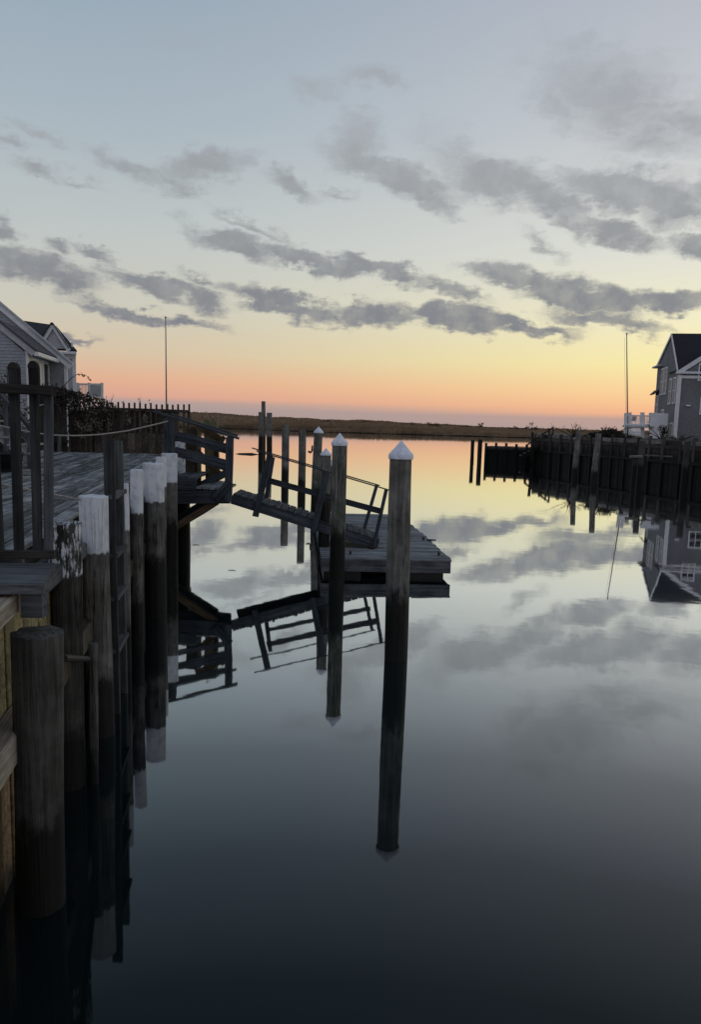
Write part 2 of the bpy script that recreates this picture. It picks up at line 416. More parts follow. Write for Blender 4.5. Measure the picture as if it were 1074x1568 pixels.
class Soup:
    def __init__(s): s.v = []; s.f = []
    def quad(s, a, b, c, d):
        n = len(s.v); s.v += [a, b, c, d]; s.f.append((n, n+1, n+2, n+3))
    def poly(s, pts):
        n = len(s.v); s.v += list(pts); s.f.append(tuple(range(n, n+len(pts))))
    def box(s, p, q):
        n = len(s.v); (x0, y0, z0), (x1, y1, z1) = p, q
        s.v += [(x0, y0, z0), (x1, y0, z0), (x1, y1, z0), (x0, y1, z0), (x0, y0, z1), (x1, y0, z1), (x1, y1, z1), (x0, y1, z1)]
        s.f += [(n, n+3, n+2, n+1), (n+4, n+5, n+6, n+7), (n, n+1, n+5, n+4), (n+1, n+2, n+6, n+5), (n+2, n+3, n+7, n+6), (n+3, n, n+4, n+7)]
    def prism(s, pts, d):
        """polygon pts extruded by vector d"""
        n = len(s.v); k = len(pts); d = Vector(d)
        s.v += [Vector(p) for p in pts]+[Vector(p)+d for p in pts]
        s.f.append(tuple(n+i for i in range(k))); s.f.append(tuple(n+k+i for i in range(k-1, -1, -1)))
        for i in range(k):
            j = (i+1) % k; s.f.append((n+j, n+i, n+k+i, n+k+j))
    def tube(s, pts, r, n=6):
        base = len(s.v); pts = [Vector(p) for p in pts]
        rr = r if isinstance(r, (list, tuple)) else [r]*len(pts)
        for i, p in enumerate(pts):
            d = (pts[min(i+1, len(pts)-1)]-pts[max(i-1, 0)]).normalized()
            a = d.orthogonal().normalized() if abs(d.z) > .9 else Vector((0, 0, 1)).cross(d).normalized()
            b_ = d.cross(a)
            for k in range(n):
                th = 2*math.pi*k/n; s.v.append(p+(a*math.cos(th)+b_*math.sin(th))*rr[i])
        for i in range(len(pts)-1):
            for k in range(n):
                x, y = base+i*n+k, base+i*n+(k+1) % n; s.f.append((x, y, y+n, x+n))
        s.f.append(tuple(base+k for k in range(n-1, -1, -1))); s.f.append(tuple(base+(len(pts)-1)*n+k for k in range(n)))
    def build(s, name, mat, parent=None, origin=(0, 0, 0), smooth=False):
        o = Vector(origin) if parent is None else wloc(parent)
        me = mesh(name, [Vector(p)-o for p in s.v], s.f, smooth)
        if mat: me.materials.append(MAT[mat])
        return link(name, me, None, parent, o)

# ================================================================== SETTING
s = Soup(); s.quad((-4000, -400, 0), (4000, -400, 0), (4000, 6000, 0), (-4000, 6000, 0))
tag(s.build('water', 'water'), kind='structure')

CA, CB = -1.15, -.150                  # line of the left-hand piles: X = CA + CB*Y
FA = CA-.25                            # face of the left bulkhead sheeting
UC = Vector((CB, 1, 0)).normalized()   # along the canal
NC = Vector((1, -CB, 0)).normalized()  # towards the water
def cl(Y, off=0., z=0.):               # a point beside the pile line
    return Vector((CA+CB*Y, Y, z))+NC*off
DECK = 2.0
# ground left (yard behind and under the boardwalk)
s = Soup()
s.prism([cl(5.9, -.42, -.5), cl(24.6, -.42, -.5), (-70, 33, -.5), (-70, 5.9, -.5)], (0, 0, 2.40))
tag(s.build('yard_ground', 'soil'), kind='structure')
s = Soup()
s.prism([(-8.4, 24.9, -.5), (-70, 33.2, -.5), (-75, 75, -.5), (-16, 64, -.5)], (0, 0, 2.3))
tag(s.build('back_ground', 'soil'), kind='structure')

# marsh: low island with tidal edge, and dunes along its skyline
def hn(x, y): return math.sin(x*.031+1.3)*math.cos(y*.027)+.5*math.sin(x*.083+y*.05)+.35*math.sin(x*.19-y*.13+2)
def edge_y(x):                          # distance of the marsh edge, from the photograph's waterline
    return 258 + 52*(1/(1+math.exp((x+26)/14))) + 3.0*math.sin(x*.11)+1.6*math.sin(x*.37+1)
def skyline(x):
    return max(1.9, 3.75-.0236*x + .30*math.sin(x*.045+.5)+.25*math.sin(x*.13)+.15*math.sin(x*.41))
def marsh_z(x, y):
    d = y-edge_y(x)
    z = .25+.85*min(1, max(0, d)/6)+.15*hn(x, y)*min(1, max(0, d)/10)
    t = min(1, max(0, (d-90)/110)); t = t*t*(3-2*t)
    z += t*(skyline(x)-1.1+.3*hn(x*1.7, y*1.7))
    if d > 300: z -= (d-300)*.004
    return z if d >= 0 else -.4
xs = np.concatenate([np.arange(-520, -160, 16), np.arange(-160, 180, 3.4), np.arange(180, 620, 16)])
ds = np.concatenate([[-2, 0, .4, 1.2, 2.5, 4, 6, 9, 13, 18], np.arange(24, 120, 7), np.arange(120, 420, 13), [500, 650, 900]])
v, f = [], []
for dd in ds:
    for x in xs:
        y = edge_y(x)+dd; v.append((x, y, marsh_z(x, y)))
n = len(xs)
for j in range(len(ds)-1):
    for i in range(n-1): f.append((j*n+i, j*n+i+1, (j+1)*n+i+1, (j+1)*n+i))
tag(link('marsh_terrain', mesh('marsh', v, f, True), 'marsh'), kind='structure')
# reeds of the marsh: many thin blades
v, f = [], []
def blade(x, y, z, h, w):
    n = len(v); a = random.uniform(-.5, .5)*h*.5
    v.extend([(x-w, y, z-.1), (x+w, y, z-.1), (x+a+w*.3, y+random.uniform(-.2, .2), z+h), (x+a-w*.3, y, z+h*.96)]); f.append((n, n+1, n+2, n+3))
for _ in range(26000):
    x = random.uniform(-95, 105); y0 = edge_y(x)
    d = random.random()**2.2*60
    blade(x, y0+d, marsh_z(x, y0+d), random.uniform(.35, .95)*(1+.25*hn(x*2, d)), random.uniform(.05, .16))
for _ in range(12000):
    x = random.uniform(-95, 105); d = random.uniform(1, 26); y0 = edge_y(x)
    blade(x, y0+d, marsh_z(x, y0+d), random.uniform(.4, .8), random.uniform(.06, .16))
for _ in range(11000):
    x = random.uniform(-95, 105); d = random.uniform(-.3, 2.0); y0 = edge_y(x)
    blade(x, y0+d, max(.1, marsh_z(x, y0+d)), random.uniform(.5, 1.0), random.uniform(.05, .14))
for _ in range(26000):
    d = random.uniform(20, 290); x = random.uniform(-95, 105)*(1+d/350); y0 = edge_y(x)
    k = 1+d/200
    blade(x, y0+d, marsh_z(x, y0+d), random.uniform(.3, .9)*k**.3, random.uniform(.10, .3)*k)
tag(link('marsh_reeds', mesh('reeds', v, f), 'reed'), kind='stuff')

def leaf_cloud(name, mat, parent, c, rad, n, size, seed=0, flat=1.0):
    """foliage: leaf-sized faces in ragged clumps"""
    r = random.Random(seed); c = Vector(c); sp = Soup()
    clumps = [Vector((r.gauss(0, .45)*rad[0], r.gauss(0, .45)*rad[1], abs(r.gauss(0, .5))*rad[2])) for _ in range(max(5, n//45))]
    for _ in range(n):
        k = r.choice(clumps); p = c+k+Vector((r.gauss(0, .17)*rad[0], r.gauss(0, .17)*rad[1], r.gauss(0, .17)*rad[2]))
        if p.z < c.z: p.z = c.z+abs(r.gauss(0, .1))*rad[2]
        a = Vector((r.uniform(-1, 1), r.uniform(-1, 1), r.uniform(-1, 1))).normalized()*size*r.uniform(.5, 1.3)
        b_ = a.orthogonal().normalized()*size*r.uniform(.25, .5)
        sp.quad(p-a, p+b_, p+a, p-b_)
    return tag(sp.build(name, mat, parent), kind='stuff')
def bush(name, base, w, h, n, size, label, cat, group=None, seed=0, mat='bush'):
    t = thing(name, base, label, cat, group)
    st = Soup(); r = random.Random(seed)
    for _ in range(5):
        q = Vector(base)+Vector((r.uniform(-.4, .4)*w, r.uniform(-.2, .2)*w, h*r.uniform(.5, .9)))
        st.tube([base, (Vector(base)+q)/2+Vector((r.uniform(-.1, .1)*w, 0, 0)), q], [w*.03, w*.02, w*.008], 4)
    st.build('stem', 'twig', t)
    leaf_cloud('foliage', mat, t, base, (w*.5, w*.4, h*.55), n, size, seed)
    return t
for i, (px, py, Y, w, h, lb) in enumerate([
        (665, 653, 430, 7, 3.0, 'low wide dark shrub on the marsh skyline above the right white-capped pile'),
        (735, 654, 430, 4.2, 3.4, 'rounded dark shrub on the marsh skyline above the two bare channel poles'),
        (715, 655, 430, 4, 1.8, 'small low shrub left of the rounded shrub on the marsh skyline'),
        (628, 650, 430, 5, 1.6, 'flat little shrub on the marsh skyline left of the right capped pile'),
        (795, 656, 420, 17, 3.0, 'broad ragged thicket on the marsh skyline left of the dark stair'),
        (817, 656, 415, 6, 4.0, 'tall dark clump at the right end of the ragged marsh thicket'),
        (842, 657, 410, 12, 2.2, 'loose scrub on the marsh just behind the dark stair handrail'),
        (500, 642, 435, 6, 1.8, 'small hump of scrub on the skyline behind the mossy capped pile'),
        (560, 645, 435, 5, 1.3, 'tiny shrub on the skyline between the two white-capped piles')]):
    p = at(px, py+4, Y); p.z = marsh_z(p.x, p.y)-.2
    top = at(px, py, Y).z
    bush('marsh_shrub', p, w, max(h, top-p.z+h*.25), 420, .35, lb, 'shrub', 'shrubs on the marsh skyline', 100+i)

# ================================================================== PILES
def pile(name, base, top_z, r, label, cat='pile', group=None, top_xy=None, paint=None, tide=.7, algae=.3, peel=.30, cap=None,
         rim=True, seed=0, n=22, bottom=-.8, taper=.93, tone=1.0):
    """round timber pile standing in the water; base = (X, Y) at the waterline"""
    rr = random.Random(seed*13+5); bx, by = base
    tx, ty = top_xy or (bx+rr.uniform(-.03, .03), by)
    v, f = [], []
    rings = 13
    ph = [rr.uniform(0, 6.28) for _ in range(6)]
    cracks = [1-(.07 if rr.random() < .16 else rr.uniform(0, .022)) for _ in range(n)]
    for i in range(rings):
        t = i/(rings-1); z = bottom+(top_z-bottom)*t; u = z/top_z
        cx = (tx-bx)*u+.012*math.sin(3*t+ph[0])*r*6*(1-t)*t*2; cy = (ty-by)*u
        q = r*(1+(taper-1)*t)*(1+.025*math.sin(7*t+ph[1]))
        for k in range(n):
            th = 2*math.pi*k/n
            w = q*(1+.025*math.sin(2*th+ph[2]+t)+.015*math.sin(5*th+ph[3]+3*t))*cracks[k]
            dz = 0
            if i == rings-1: dz = rr.uniform(-.012, .004) if rim else 0
            v.append((cx+w*math.cos(th), cy+w*math.sin(th), z+dz))
    for i in range(rings-1):
        for k in range(n):
            a, b_ = i*n+k, i*n+(k+1) % n; f.append((a, b_, b_+n, a+n))
    l = (rings-1)*n; m = len(v)
    for k in range(n):
        x, y, z = v[l+k]; v.append((tx-bx+(x-tx+bx)*.80, ty-by+(y-ty+by)*.80, top_z+rr.uniform(-.004, .012)))
    v.append((tx-bx, ty-by, top_z+.004))
    for k in range(n):
        k2 = (k+1) % n; f.append((l+k, l+k2, m+k2, m+k)); f.append((m+k, m+k2, len(v)-1))
    me = mesh(name, v, f, True); me.materials.append(MAT['pile'])
    try: me.set_sharp_from_angle(angle=R(50))
    except Exception: pass
    o = link(name, me, None, None, (bx, by, 0))
    o.color = ((paint if paint is not None else 3.99)/4, tide/4, algae, peel if paint is not None else 1.0)
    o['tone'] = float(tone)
    tag(o, label, cat, group)
    if cap:
        ch, sk = cap; R0 = r*taper*1.07; vv, ff = [], []; nn = 28
        prof = [(R0*.99, -sk), (R0*1.03, -sk+.006), (R0*1.03, -.008), (R0*1.0, .004), (R0*.52, ch*.47), (R0*.13, ch*.88), (R0*.05, ch*.97)]
        for (q, z) in prof:
            for k in range(nn):
                th = 2*math.pi*k/nn; vv.append((q*math.cos(th), q*math.sin(th), z))
        vv.append((0, 0, ch))
        for i in range(len(prof)-1):
            for k in range(nn):
                a, b_ = i*nn+k, i*nn+(k+1) % nn; ff.append((a, b_, b_+nn, a+nn))
        for k in range(nn): ff.append(((len(prof)-1)*nn+k, (len(prof)-1)*nn+(k+1) % nn, len(vv)-1))
        me = mesh('cap', vv, ff, True); me.materials.append(MAT['cap'])
        try: me.set_sharp_from_angle(angle=R(35))
        except Exception: pass
        link('cap', me, None, o, (tx, ty, top_z))
    return o
G1 = 'mooring piles standing in the canal'
def wp(px, py, Y): p = at(px, py, Y); return (p.x, p.y)
pA = pile('mooring_pile', (.620, 10.39), 2.635, .152, 'large mooring pile with clean white cone cap, nearest and right of the others', group=G1, tide=.92, algae=.30, cap=(.175, .062), seed=1, top_xy=(.600, 10.39), n=30)
pB = pile('mooring_pile', (-.245, 15.38), 2.65, .150, 'greenish mooring pile with white cone cap in front of the gangway foot', group=G1, tide=1.05, algae=.85, cap=(.17, .065), seed=2, top_xy=(-.250, 15.38), n=26)
c_ = wp(487, 668, 27.0)
pile('mooring_pile', (c_[0]-.05, c_[1]), at(487, 661, 27).z, .155, 'green-stained pile with dull grey cone cap behind the gangway rail', group=G1, tide=.9, algae=.9, cap=(.17, .05), seed=3, top_xy=(c_[0]+.02, c_[1]))
d_ = wp(499.5, 690, 17.5)
pile('mooring_pile', (-.58, 17.5), at(499.5, 695, 17.5).z, .120, 'short pile with a low white cone cap beside the gangway post', group=G1, tide=1.45, algae=.5, cap=(.12, .035), seed=4, top_xy=d_)
e_ = wp(507, 706, 18.9)
pile('mooring_pile', (-.66, 18.9), at(507, 711, 18.9).z, .115, 'lowest capped pile half hidden behind the greenish mooring pile', group=G1, tide=1.45, algae=.5, cap=(.11, .035), seed=5, top_xy=(e_[0], e_[1]))
pf = pile('mooring_pile', (-2.02, 33.1), 2.66, .16, 'flat-topped bare pile with an iron hook on its side', group=G1, tide=.8, algae=.45, seed=6)
pile('mooring_pile', (-3.16, 38.9), 2.83, .185, 'flat-topped dark-headed pile left of the hooked pile', group=G1, tide=.85, algae=.3, seed=7)
for (px, top, Y, r, lb) in [(403.5, 614.5, 76, .20, 'tall thin pole rising highest of the far pile cluster beyond the gangway'),
                            (399.5, 631, 75, .24, 'left stout pile under the tall thin pole, far across the water'),
                            (412.5, 632, 73, .26, 'right stout pile beside the tall thin pole, far across the water')]:
    p = at(px, 700, Y)
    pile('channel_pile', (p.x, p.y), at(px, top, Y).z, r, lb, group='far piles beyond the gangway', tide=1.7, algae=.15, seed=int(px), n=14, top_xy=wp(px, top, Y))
sp = Soup()
hk = at(472, 691, 33.0); sp.tube([hk, at(476, 693, 33), at(478, 690, 33), at(478.5, 682, 33)], [.05, .05, .04, .03], 6)
sp.build('hook', 'rust', pf)
for (px, t0, Y, r, lb) in [(723, 674, 71.5, .17, 'bare dark channel pole standing alone in open water left of the right-hand jetty'),
                           (735, 673, 70.0, .20, 'bare dark channel pole touching the left end of the right-hand jetty')]:
    X = {723: 10.23, 735: 10.64}[px]
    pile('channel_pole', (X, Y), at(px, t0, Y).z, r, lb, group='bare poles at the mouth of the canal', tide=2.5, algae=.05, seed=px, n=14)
for (px, Y, X, lb) in [(886, 51.5, 13.80, 'left of the two tall leaning piles in front of the right bulkhead'), (916, 46.9, 13.68, 'right of the two tall leaning piles in front of the right bulkhead')]:
    tp = at(px, 659 if px == 886 else 664, Y)
    pile('bulkhead_pile', (X-.06, Y), tp.z, .175, lb, group='tall piles before the right bulkhead', tide=.72, algae=.1, seed=px, top_xy=(tp.x+.05, Y), n=16)

G2 = 'piles along the left bulkhead'
def lp(Y, off=0.): p = cl(Y, off); return (p.x, p.y)
pile('bulkhead_pile', lp(4.76), 1.735, .150, 'nearest square-cut unpainted pile at the bottom left', group=G2, tide=.62, algae=.05, seed=21, n=36, taper=1.0, tone=.42)  # low tone puts the shade on this pile into its colour
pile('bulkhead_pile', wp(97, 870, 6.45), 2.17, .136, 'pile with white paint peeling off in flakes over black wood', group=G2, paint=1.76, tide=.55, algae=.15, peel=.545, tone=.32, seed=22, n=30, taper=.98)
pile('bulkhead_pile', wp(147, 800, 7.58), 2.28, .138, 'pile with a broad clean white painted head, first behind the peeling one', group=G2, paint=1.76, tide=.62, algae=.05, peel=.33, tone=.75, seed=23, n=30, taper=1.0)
pile('bulkhead_pile', (at(190, 780, 9.6).x, 9.6), at(190, 741, 9.6).z, .062, 'thin white-headed post squeezed between ladder and next pile', group=G2, paint=at(190, 811, 9.6).z, tide=.6, algae=.05, peel=.26, seed=24)
pile('bulkhead_pile', (at(206.5, 760, 10.82).x, 10.82), 2.33, .092, 'slender pile with a spotted white head left of the stout one', group=G2, paint=at(206, 786, 10.8).z, tide=.7, algae=.05, peel=.36, tone=.75, seed=25)
pile('bulkhead_pile', lp(12.44, .05), 2.33, .160, 'stout pile with a tall smooth white head near the gangway', group=G2, paint=at(233, 768, 12.4).z, tide=.95, algae=.05, peel=.28, tone=.75, seed=26, n=30, taper=1.0)
pile('bulkhead_pile', (at(246, 730, 14.4).x, 14.4), at(246, 700, 14.4).z, .10, 'narrow white-headed pile mostly hidden behind the stout one', group=G2, paint=at(246, 745, 14.4).z, tide=1.0, algae=.05, peel=.38, tone=.75, seed=27)
pile('bulkhead_pile', (at(258.5, 730, 16.4).x, 16.4), at(258.5, 694.5, 16.4).z, .165, 'white-headed pile under the square blue post of the gangway', group=G2, paint=at(258, 738, 16.4).z, tide=1.0, algae=.05, peel=.40, tone=.75, seed=28)
pile('bulkhead_pile', (at(279, 700, 20.2).x, 20.2), at(279, 677, 20.2).z, .172, 'scuffed white-headed pile seen through the landing rails', group=G2, paint=at(279, 729, 20.2).z, tide=1.0, algae=.05, peel=.47, seed=29)
pile('bulkhead_pile', (at(281, 850, 19.0).x, 19.0), 1.75, .16, 'dark wet pile under the gangway landing', group=G2, tide=1.5, algae=.2, seed=30)
# small post bolted to the nearest pile
q = at(139, 990, 6.5)
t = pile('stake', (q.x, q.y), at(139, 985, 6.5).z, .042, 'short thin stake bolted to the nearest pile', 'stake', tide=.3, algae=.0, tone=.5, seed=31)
sp = Soup(); sp.tube([at(98, 1008, 5.0), at(134, 1009, 6.4)], .022, 8); sp.build('bolt', 'rust', t)

# ================================================================== LEFT BULKHEAD
bw = thing('bulkhead', cl(14, -.3, 0), 'timber bulkhead wall along the left bank behind the row of piles', 'bulkhead')
rb = random.Random(3)
y = 2.2; k = 0
while y < 24.6:
    w = .24; Yc = y+w/2
    mat = 'sheet_new' if Yc < 8.8 else 'sheet_old'
    off = -.27+rb.uniform(-.012, .012)
    p0, p1 = cl(Yc, off, -.6), cl(Yc, off, 1.79 if Yc < 5.5 else 1.73)
    if mat == 'sheet_new':              # short upper board above the wale, stained one below it
        bar('sheeting_board', (p0.x, p0.y, 1.0), p1, w-.006, .05, mat, bw, up=NC, var=k % 3)
        bar('sheeting_board', p0, (p0.x, p0.y, .98), w-.012, .055, 'sheet_low', bw, up=NC, var=k % 3)
    else:
        bar('sheeting_board', p0, p1, w-.006, .05, mat, bw, up=NC, var=k % 3)
    y += w; k += 1
for a, b_ in ((2.2, 5.45), (5.46, 9.4), (9.41, 14.6), (14.61, 19.8), (19.81, 24.7)):
    bar('wale', cl(a, -.165, 1.06), cl(b_, -.165, 1.06), .16, .20, 'wale' if b_ < 6 else 'sheet_old', bw)
    bar('cap_beam', cl(a, -.24, 1.86 if b_ < 6 else 1.80), cl(b_, -.24, 1.86 if b_ < 6 else 1.80), .22, .13, 'wale' if b_ < 6 else 'greybar', bw)
# return wall at the far end of the bank
for i in range(26):
    p = cl(24.75, -.30-i*.245, 0)
    bar('sheeting_board', (p.x, p.y, -.6), (p.x, p.y, 1.85), .235, .05, 'sheet_old', bw, up=UC, var=i % 3)

# ================================================================== BOARDWALK
bwk = tag(link('boardwalk', None, None, None, (-5, 14, 0)), kind='structure')
y_near = 5.95
row = 0; offc = -.40; npl = 0
while offc > -10.5:
    w = .185
    o2 = offc-w/2
    y = y_near+rb.uniform(-.02, .02)-(1.5 if row % 3 == 1 else (.7 if row % 3 == 2 else 0))
    while y < 23.6:
        L = rb.choice((3.6, 4.2, 4.8)); y1 = min(y+L, 23.75)
        ya = max(y, y_near)
        c0, c1 = cl(ya, 0), cl(y1, 0)
        P0 = Vector((c0.x, c0.y, 0))+NC*o2; P1 = Vector((c1.x, c1.y, 0))+NC*o2
        # in sight of the camera only
        xlim = -.46*max(P1.y, 6)-.7
        if P1.x > xlim and (P1-P0).length > .3:
            z = DECK-.02+rb.uniform(-.007, .007)
            bar('plank', (P0.x, P0.y, z), (P1.x, P1.y, z+rb.uniform(-.006, .006)), w-.014-rb.uniform(0, .008), .04, 'deck', bwk, var=npl % 5); npl += 1
        y = y1+.008
    offc -= w; row += 1
for i in range(7):                      # joists below the planks
    Y = 6.1+i*2.9
    p = cl(Y, -.36, DECK-.095); bar('joist', p, p-NC*9.0, .08, .10, 'greybar', bwk)

# heavy header board and block at the near end of the boardwalk
e0, e1 = atz(84, 862, DECK), atz(66, 896, DECK)
hb = thing('header_board', (e0.x, 5.5, DECK), 'wide grey board lying across the near end of the boardwalk above a block', 'board')
p = Vector(((e0.x+e1.x)/2, (e0.y+e1.y)/2, DECK-.045)); wid = (e0-e1).length
d0 = -NC
sp = Soup()
a, b_, = Vector((e1.x, e1.y, DECK)), Vector((e0.x, e0.y, DECK))
sp.prism([a-Vector((0, 0, .055)), a+d0*2.6-Vector((0, 0, .055)), b_+d0*2.6-Vector((0, 0, .055)), b_-Vector((0, 0, .055))][::-1], (0, 0, .055))
me_o = sp.build('board', 'greybar', hb)
g0, g1 = at(36, 898, e1.y+.12), at(70, 943, e1.y+.12)
sp = Soup(); sp.box((g0.x, e1.y+.06, g1.z), (g1.x, e1.y+.16, DECK-.057)); sp.build('block', 'greybar', hb)

# ------------------------------------------------------------------ balustrade on the near end
YB = e0.y-.02
bal = thing('balustrade', (at(40, 850, YB).x, YB, DECK), 'dark timber balustrade with uneven uprights at the left edge', 'railing')
bar('bottom_rail', at(-90, 848, YB), at(84, 849, YB), .07, .055, 'fencebar', bal)
bar('top_rail', at(-90, 590, YB-.02), at(82, 599, YB-.02), .10, .065, 'fencebar', bal)
for (x0, x1, xt, top, w) in [(29, 0, 21, 564, .062), (57.5, 0, 51, 562, .058), (74, 0, 74, 604, .056), (-1, 0, -14, 602, .06), (-30, 0, -48, 602, .06)]:
    pt = at(xt, top, YB+.045); pb = at(x0, 845, YB+.045)
    o = post('upright', pb, pt, w, 'greybar' if x0 == 74 else 'baluster', bal, t=.04)
    if top < 570:                        # rounded top
        sp = Soup(); pts = []
        for i in range(9):
            th = math.pi*i/8; pts.append(Vector((pt.x+w/2*1.16*math.cos(th), pt.y-.022, pt.z+.045*math.sin(th)-.005)))
        sp.prism(pts, (0, .044, 0)); sp.build('post_top', 'fencebar', bal)
        post('post_head', (pt.x+.003, pt.y+.002, pt.z-.13), (pt.x+.001, pt.y+.002, pt.z), w*1.16, 'fencebar', bal, t=.044)

# ------------------------------------------------------------------ ropes
def rope(name, pts, r, label, mat='rope', sag=0.0, cat='rope', group=None):
    P = []
    for a, b_ in zip(pts[:-1], pts[1:]):
        a, b_ = Vector(a), Vector(b_)
        for i in range(12):
            t = i/12; P.append(a.lerp(b_, t)-Vector((0, 0, sag*4*t*(1-t))))
    P.append(Vector(pts[-1])); sp = Soup(); sp.tube(P, r, 6)
    return tag(sp.build(name, mat, None, P[0], True), label, cat, group)
GR = 'pale ropes along the boardwalk'
rope('rope', [at(-60, 636, 13.0), at(0, 652, 13.2), at(40, 660.5, 13.4)], .013, 'upper pale rope seen behind the dark balustrade uprights at the left edge', group=GR)
rope('rope', [at(40, 660.5, 13.4), at(75, 665.5, 13.6), at(110, 667, 13.8), at(150, 665.5, 14.3), at(195, 659.5, 15.2), at(257, 645, 17.1)], .013, 'long pale rope sagging across the boardwalk to the square gangway post', sag=.004, group=GR)
rope('rope', [at(-60, 729, 7.0), at(127, 766, 7.5)], .009, 'lower pale rope running down to the broad white pile head', group=GR)
rope('rope', [at(20, 617, 12), at(48, 624, 12), at(76, 617, 12)], .010, 'short pale cord sagging behind the round-topped uprights under the rail', group=GR)

# ------------------------------------------------------------------ ladder
lad = thing('ladder', (at(168, 800, 8.15).x, 8.3, 0), 'weathered timber ladder rising from the water past the boardwalk edge', 'ladder')
ra = at(166.5, 672, 8.15); rb2 = at(181, 675, 8.79)
fa = Vector((ra.x+.02, ra.y, -.5)); fb = Vector((rb2.x+.02, rb2.y, -.5))
post('rail', fa, ra, .105, 'baluster', lad, t=.05); post('rail', fb, rb2, .085, 'baluster', lad, t=.05)
for yy in (760, 850, 915, 995):
    z = at(176, yy, 8.2).z; bar('rung', (ra.x+.03, ra.y-.02, z), (rb2.x+.03, rb2.y+.02, z), .09, .045, 'greybar', lad)

# loose plank lying on the boardwalk
pl0, pl1 = atz(30, 723, DECK+.06), atz(86, 720.5, DECK+.06)
tag(bar('loose_plank', pl0, pl1, .16, .06, 'tread'), 'pale loose plank lying across the boardwalk behind the uprights', 'plank')

# tub
tb = atz(3, 722, DECK)
sp = Soup()
for i in range(1):
    n = 20; prof = [(.30, 0), (.36, .30), (.385, .31), (.385, .335), (.35, .335), (.33, .06), (0.0, .05)]
    base = 0
    for (q, z) in prof:
        for k in range(n):
            th = 2*math.pi*k/n; sp.v.append(Vector((tb.x+q*math.cos(th), tb.y+q*math.sin(th), DECK+.004+z)))
    for i in range(len(prof)-1):
        for k in range(n): sp.f.append((i*n+k, i*n+(k+1) % n, (i+1)*n+(k+1) % n, (i+1)*n+k))
tag(sp.build('tub', 'black', None, (tb.x, tb.y, DECK), True), 'low black tub on the boardwalk at the left picture edge', 'tub')

# stairs from the yard
YS = 15.5
stt = thing('stair', at(20, 690, YS), 'grey timber stair with sloping handrails coming down to the boardwalk', 'stair')
for (dY) in (0, 1.0):
    bar('handrail', at(-40, 560, YS+dY), at(50, 660, YS+dY), .09, .06, 'greybar', stt)
    bar('lower_rail', at(-40, 585, YS+dY), at(44, 676, YS+dY), .05, .09, 'greybar', stt)
    bar('stringer', at(-50, 622, YS+dY), at(46, 704, YS+dY), .05, .22, 'tread', stt)
    for px in (-20, 10, 46):
        zt = 582+(px+20)*1.12; post('post', at(px, zt+75, YS+dY), at(px, zt, YS+dY), .09, 'greybar', stt)
for i in range(6):
    a = at(-36+i*14.5, 632+i*12.4, YS); bar('step', (a.x, a.y-.05, a.z), (a.x, a.y+1.1, a.z), .26, .04, 'tread', stt)

# ================================================================== FENCE ACROSS THE END OF THE BOARDWALK
YF = 24.0
fn = thing('fence', at(200, 690, YF), 'dark weathered picket fence across the far end of the boardwalk', 'fence')
def fpt(px, z): p = at(px, 650, YF); return Vector((p.x, p.y, z))
zb = DECK-.02
def zpx(px, py, Y=YF): return at(px, py, Y).z
bar('top_rail', (fpt(150, 0).x, YF-.035, zpx(150, 625)), (fpt(291, 0).x, YF-.035, zpx(291, 630)), .06, .075, 'fencebar', fn)
bar('middle_rail', (fpt(108, 0).x, YF+.035, zpx(108, 662)), (fpt(290, 0).x, YF+.035, zpx(290, 664)), .05, .07, 'fencebar', fn)
xpx = 106.0; i = 0
while xpx < 290:                        # slim pickets, every one standing proud of the rail
    top = zpx(xpx, 616.5+(xpx-180)*.030+rb.uniform(-1.2, 1.2))
    if xpx < 150: top = zpx(xpx, 622+rb.uniform(-3, 3))
    post('picket', fpt(xpx, zb), fpt(xpx+rb.uniform(-.3, .3), top), .052, 'fence', fn, t=.035, var=i % 3)
    x = fpt(xpx, 0).x
    sp_ = None
    xpx += 8.35; i += 1
xpx = 106.0; i = 0
while xpx < 268:                        # close boards behind
    p = fpt(xpx+4.2, 0); tz = zpx(xpx, 629+(xpx-180)*.02+rb.uniform(-.8, .8))
    post('board', (p.x, YF+.075, zb), (p.x, YF+.075, tz), .150, 'fence', fn, t=.022, var=i % 4)
    xpx += 8.35; i += 1
xpx = 150.; i = 0
while xpx < 262:                        # low skirting boards in front
    p = fpt(xpx, 0); post('skirt_board', (p.x, YF-.075, zb), (p.x, YF-.075, zpx(xpx, 664+rb.uniform(-.6, .6))), .19, 'fence', fn, t=.022, var=i % 4)
    xpx += 10.4; i += 1
for px in (108, 178, 222, 288):
    post('post', fpt(px, zb-.02)+Vector((0, .14, 0)), fpt(px, zpx(px, 630))+Vector((0, .14, 0)), .09, 'fence', fn)
# taller dark gate panel left of the fence
gt = thing('gate', at(85, 690, YF-.3), 'tall dark brown board gate at the left end of the fence under the creeper', 'gate')
for i, px in enumerate(range(58, 106, 8)):
    p = at(px, 650, YF-.3); post('board', (p.x, p.y, zb), (p.x, p.y, at(px, 606, YF-.3).z+rb.uniform(-.02, .02)), .148, 'fencebar', gt, t=.025, var=i % 4)
for py in (616, 676): bar('rail', at(56, py, YF-.36), at(104, py, YF-.36), .05, .09, 'fencebar', gt)
post('post', at(91, 692, YF-.42), at(91, 668, YF-.42), .10, 'greybar', gt)

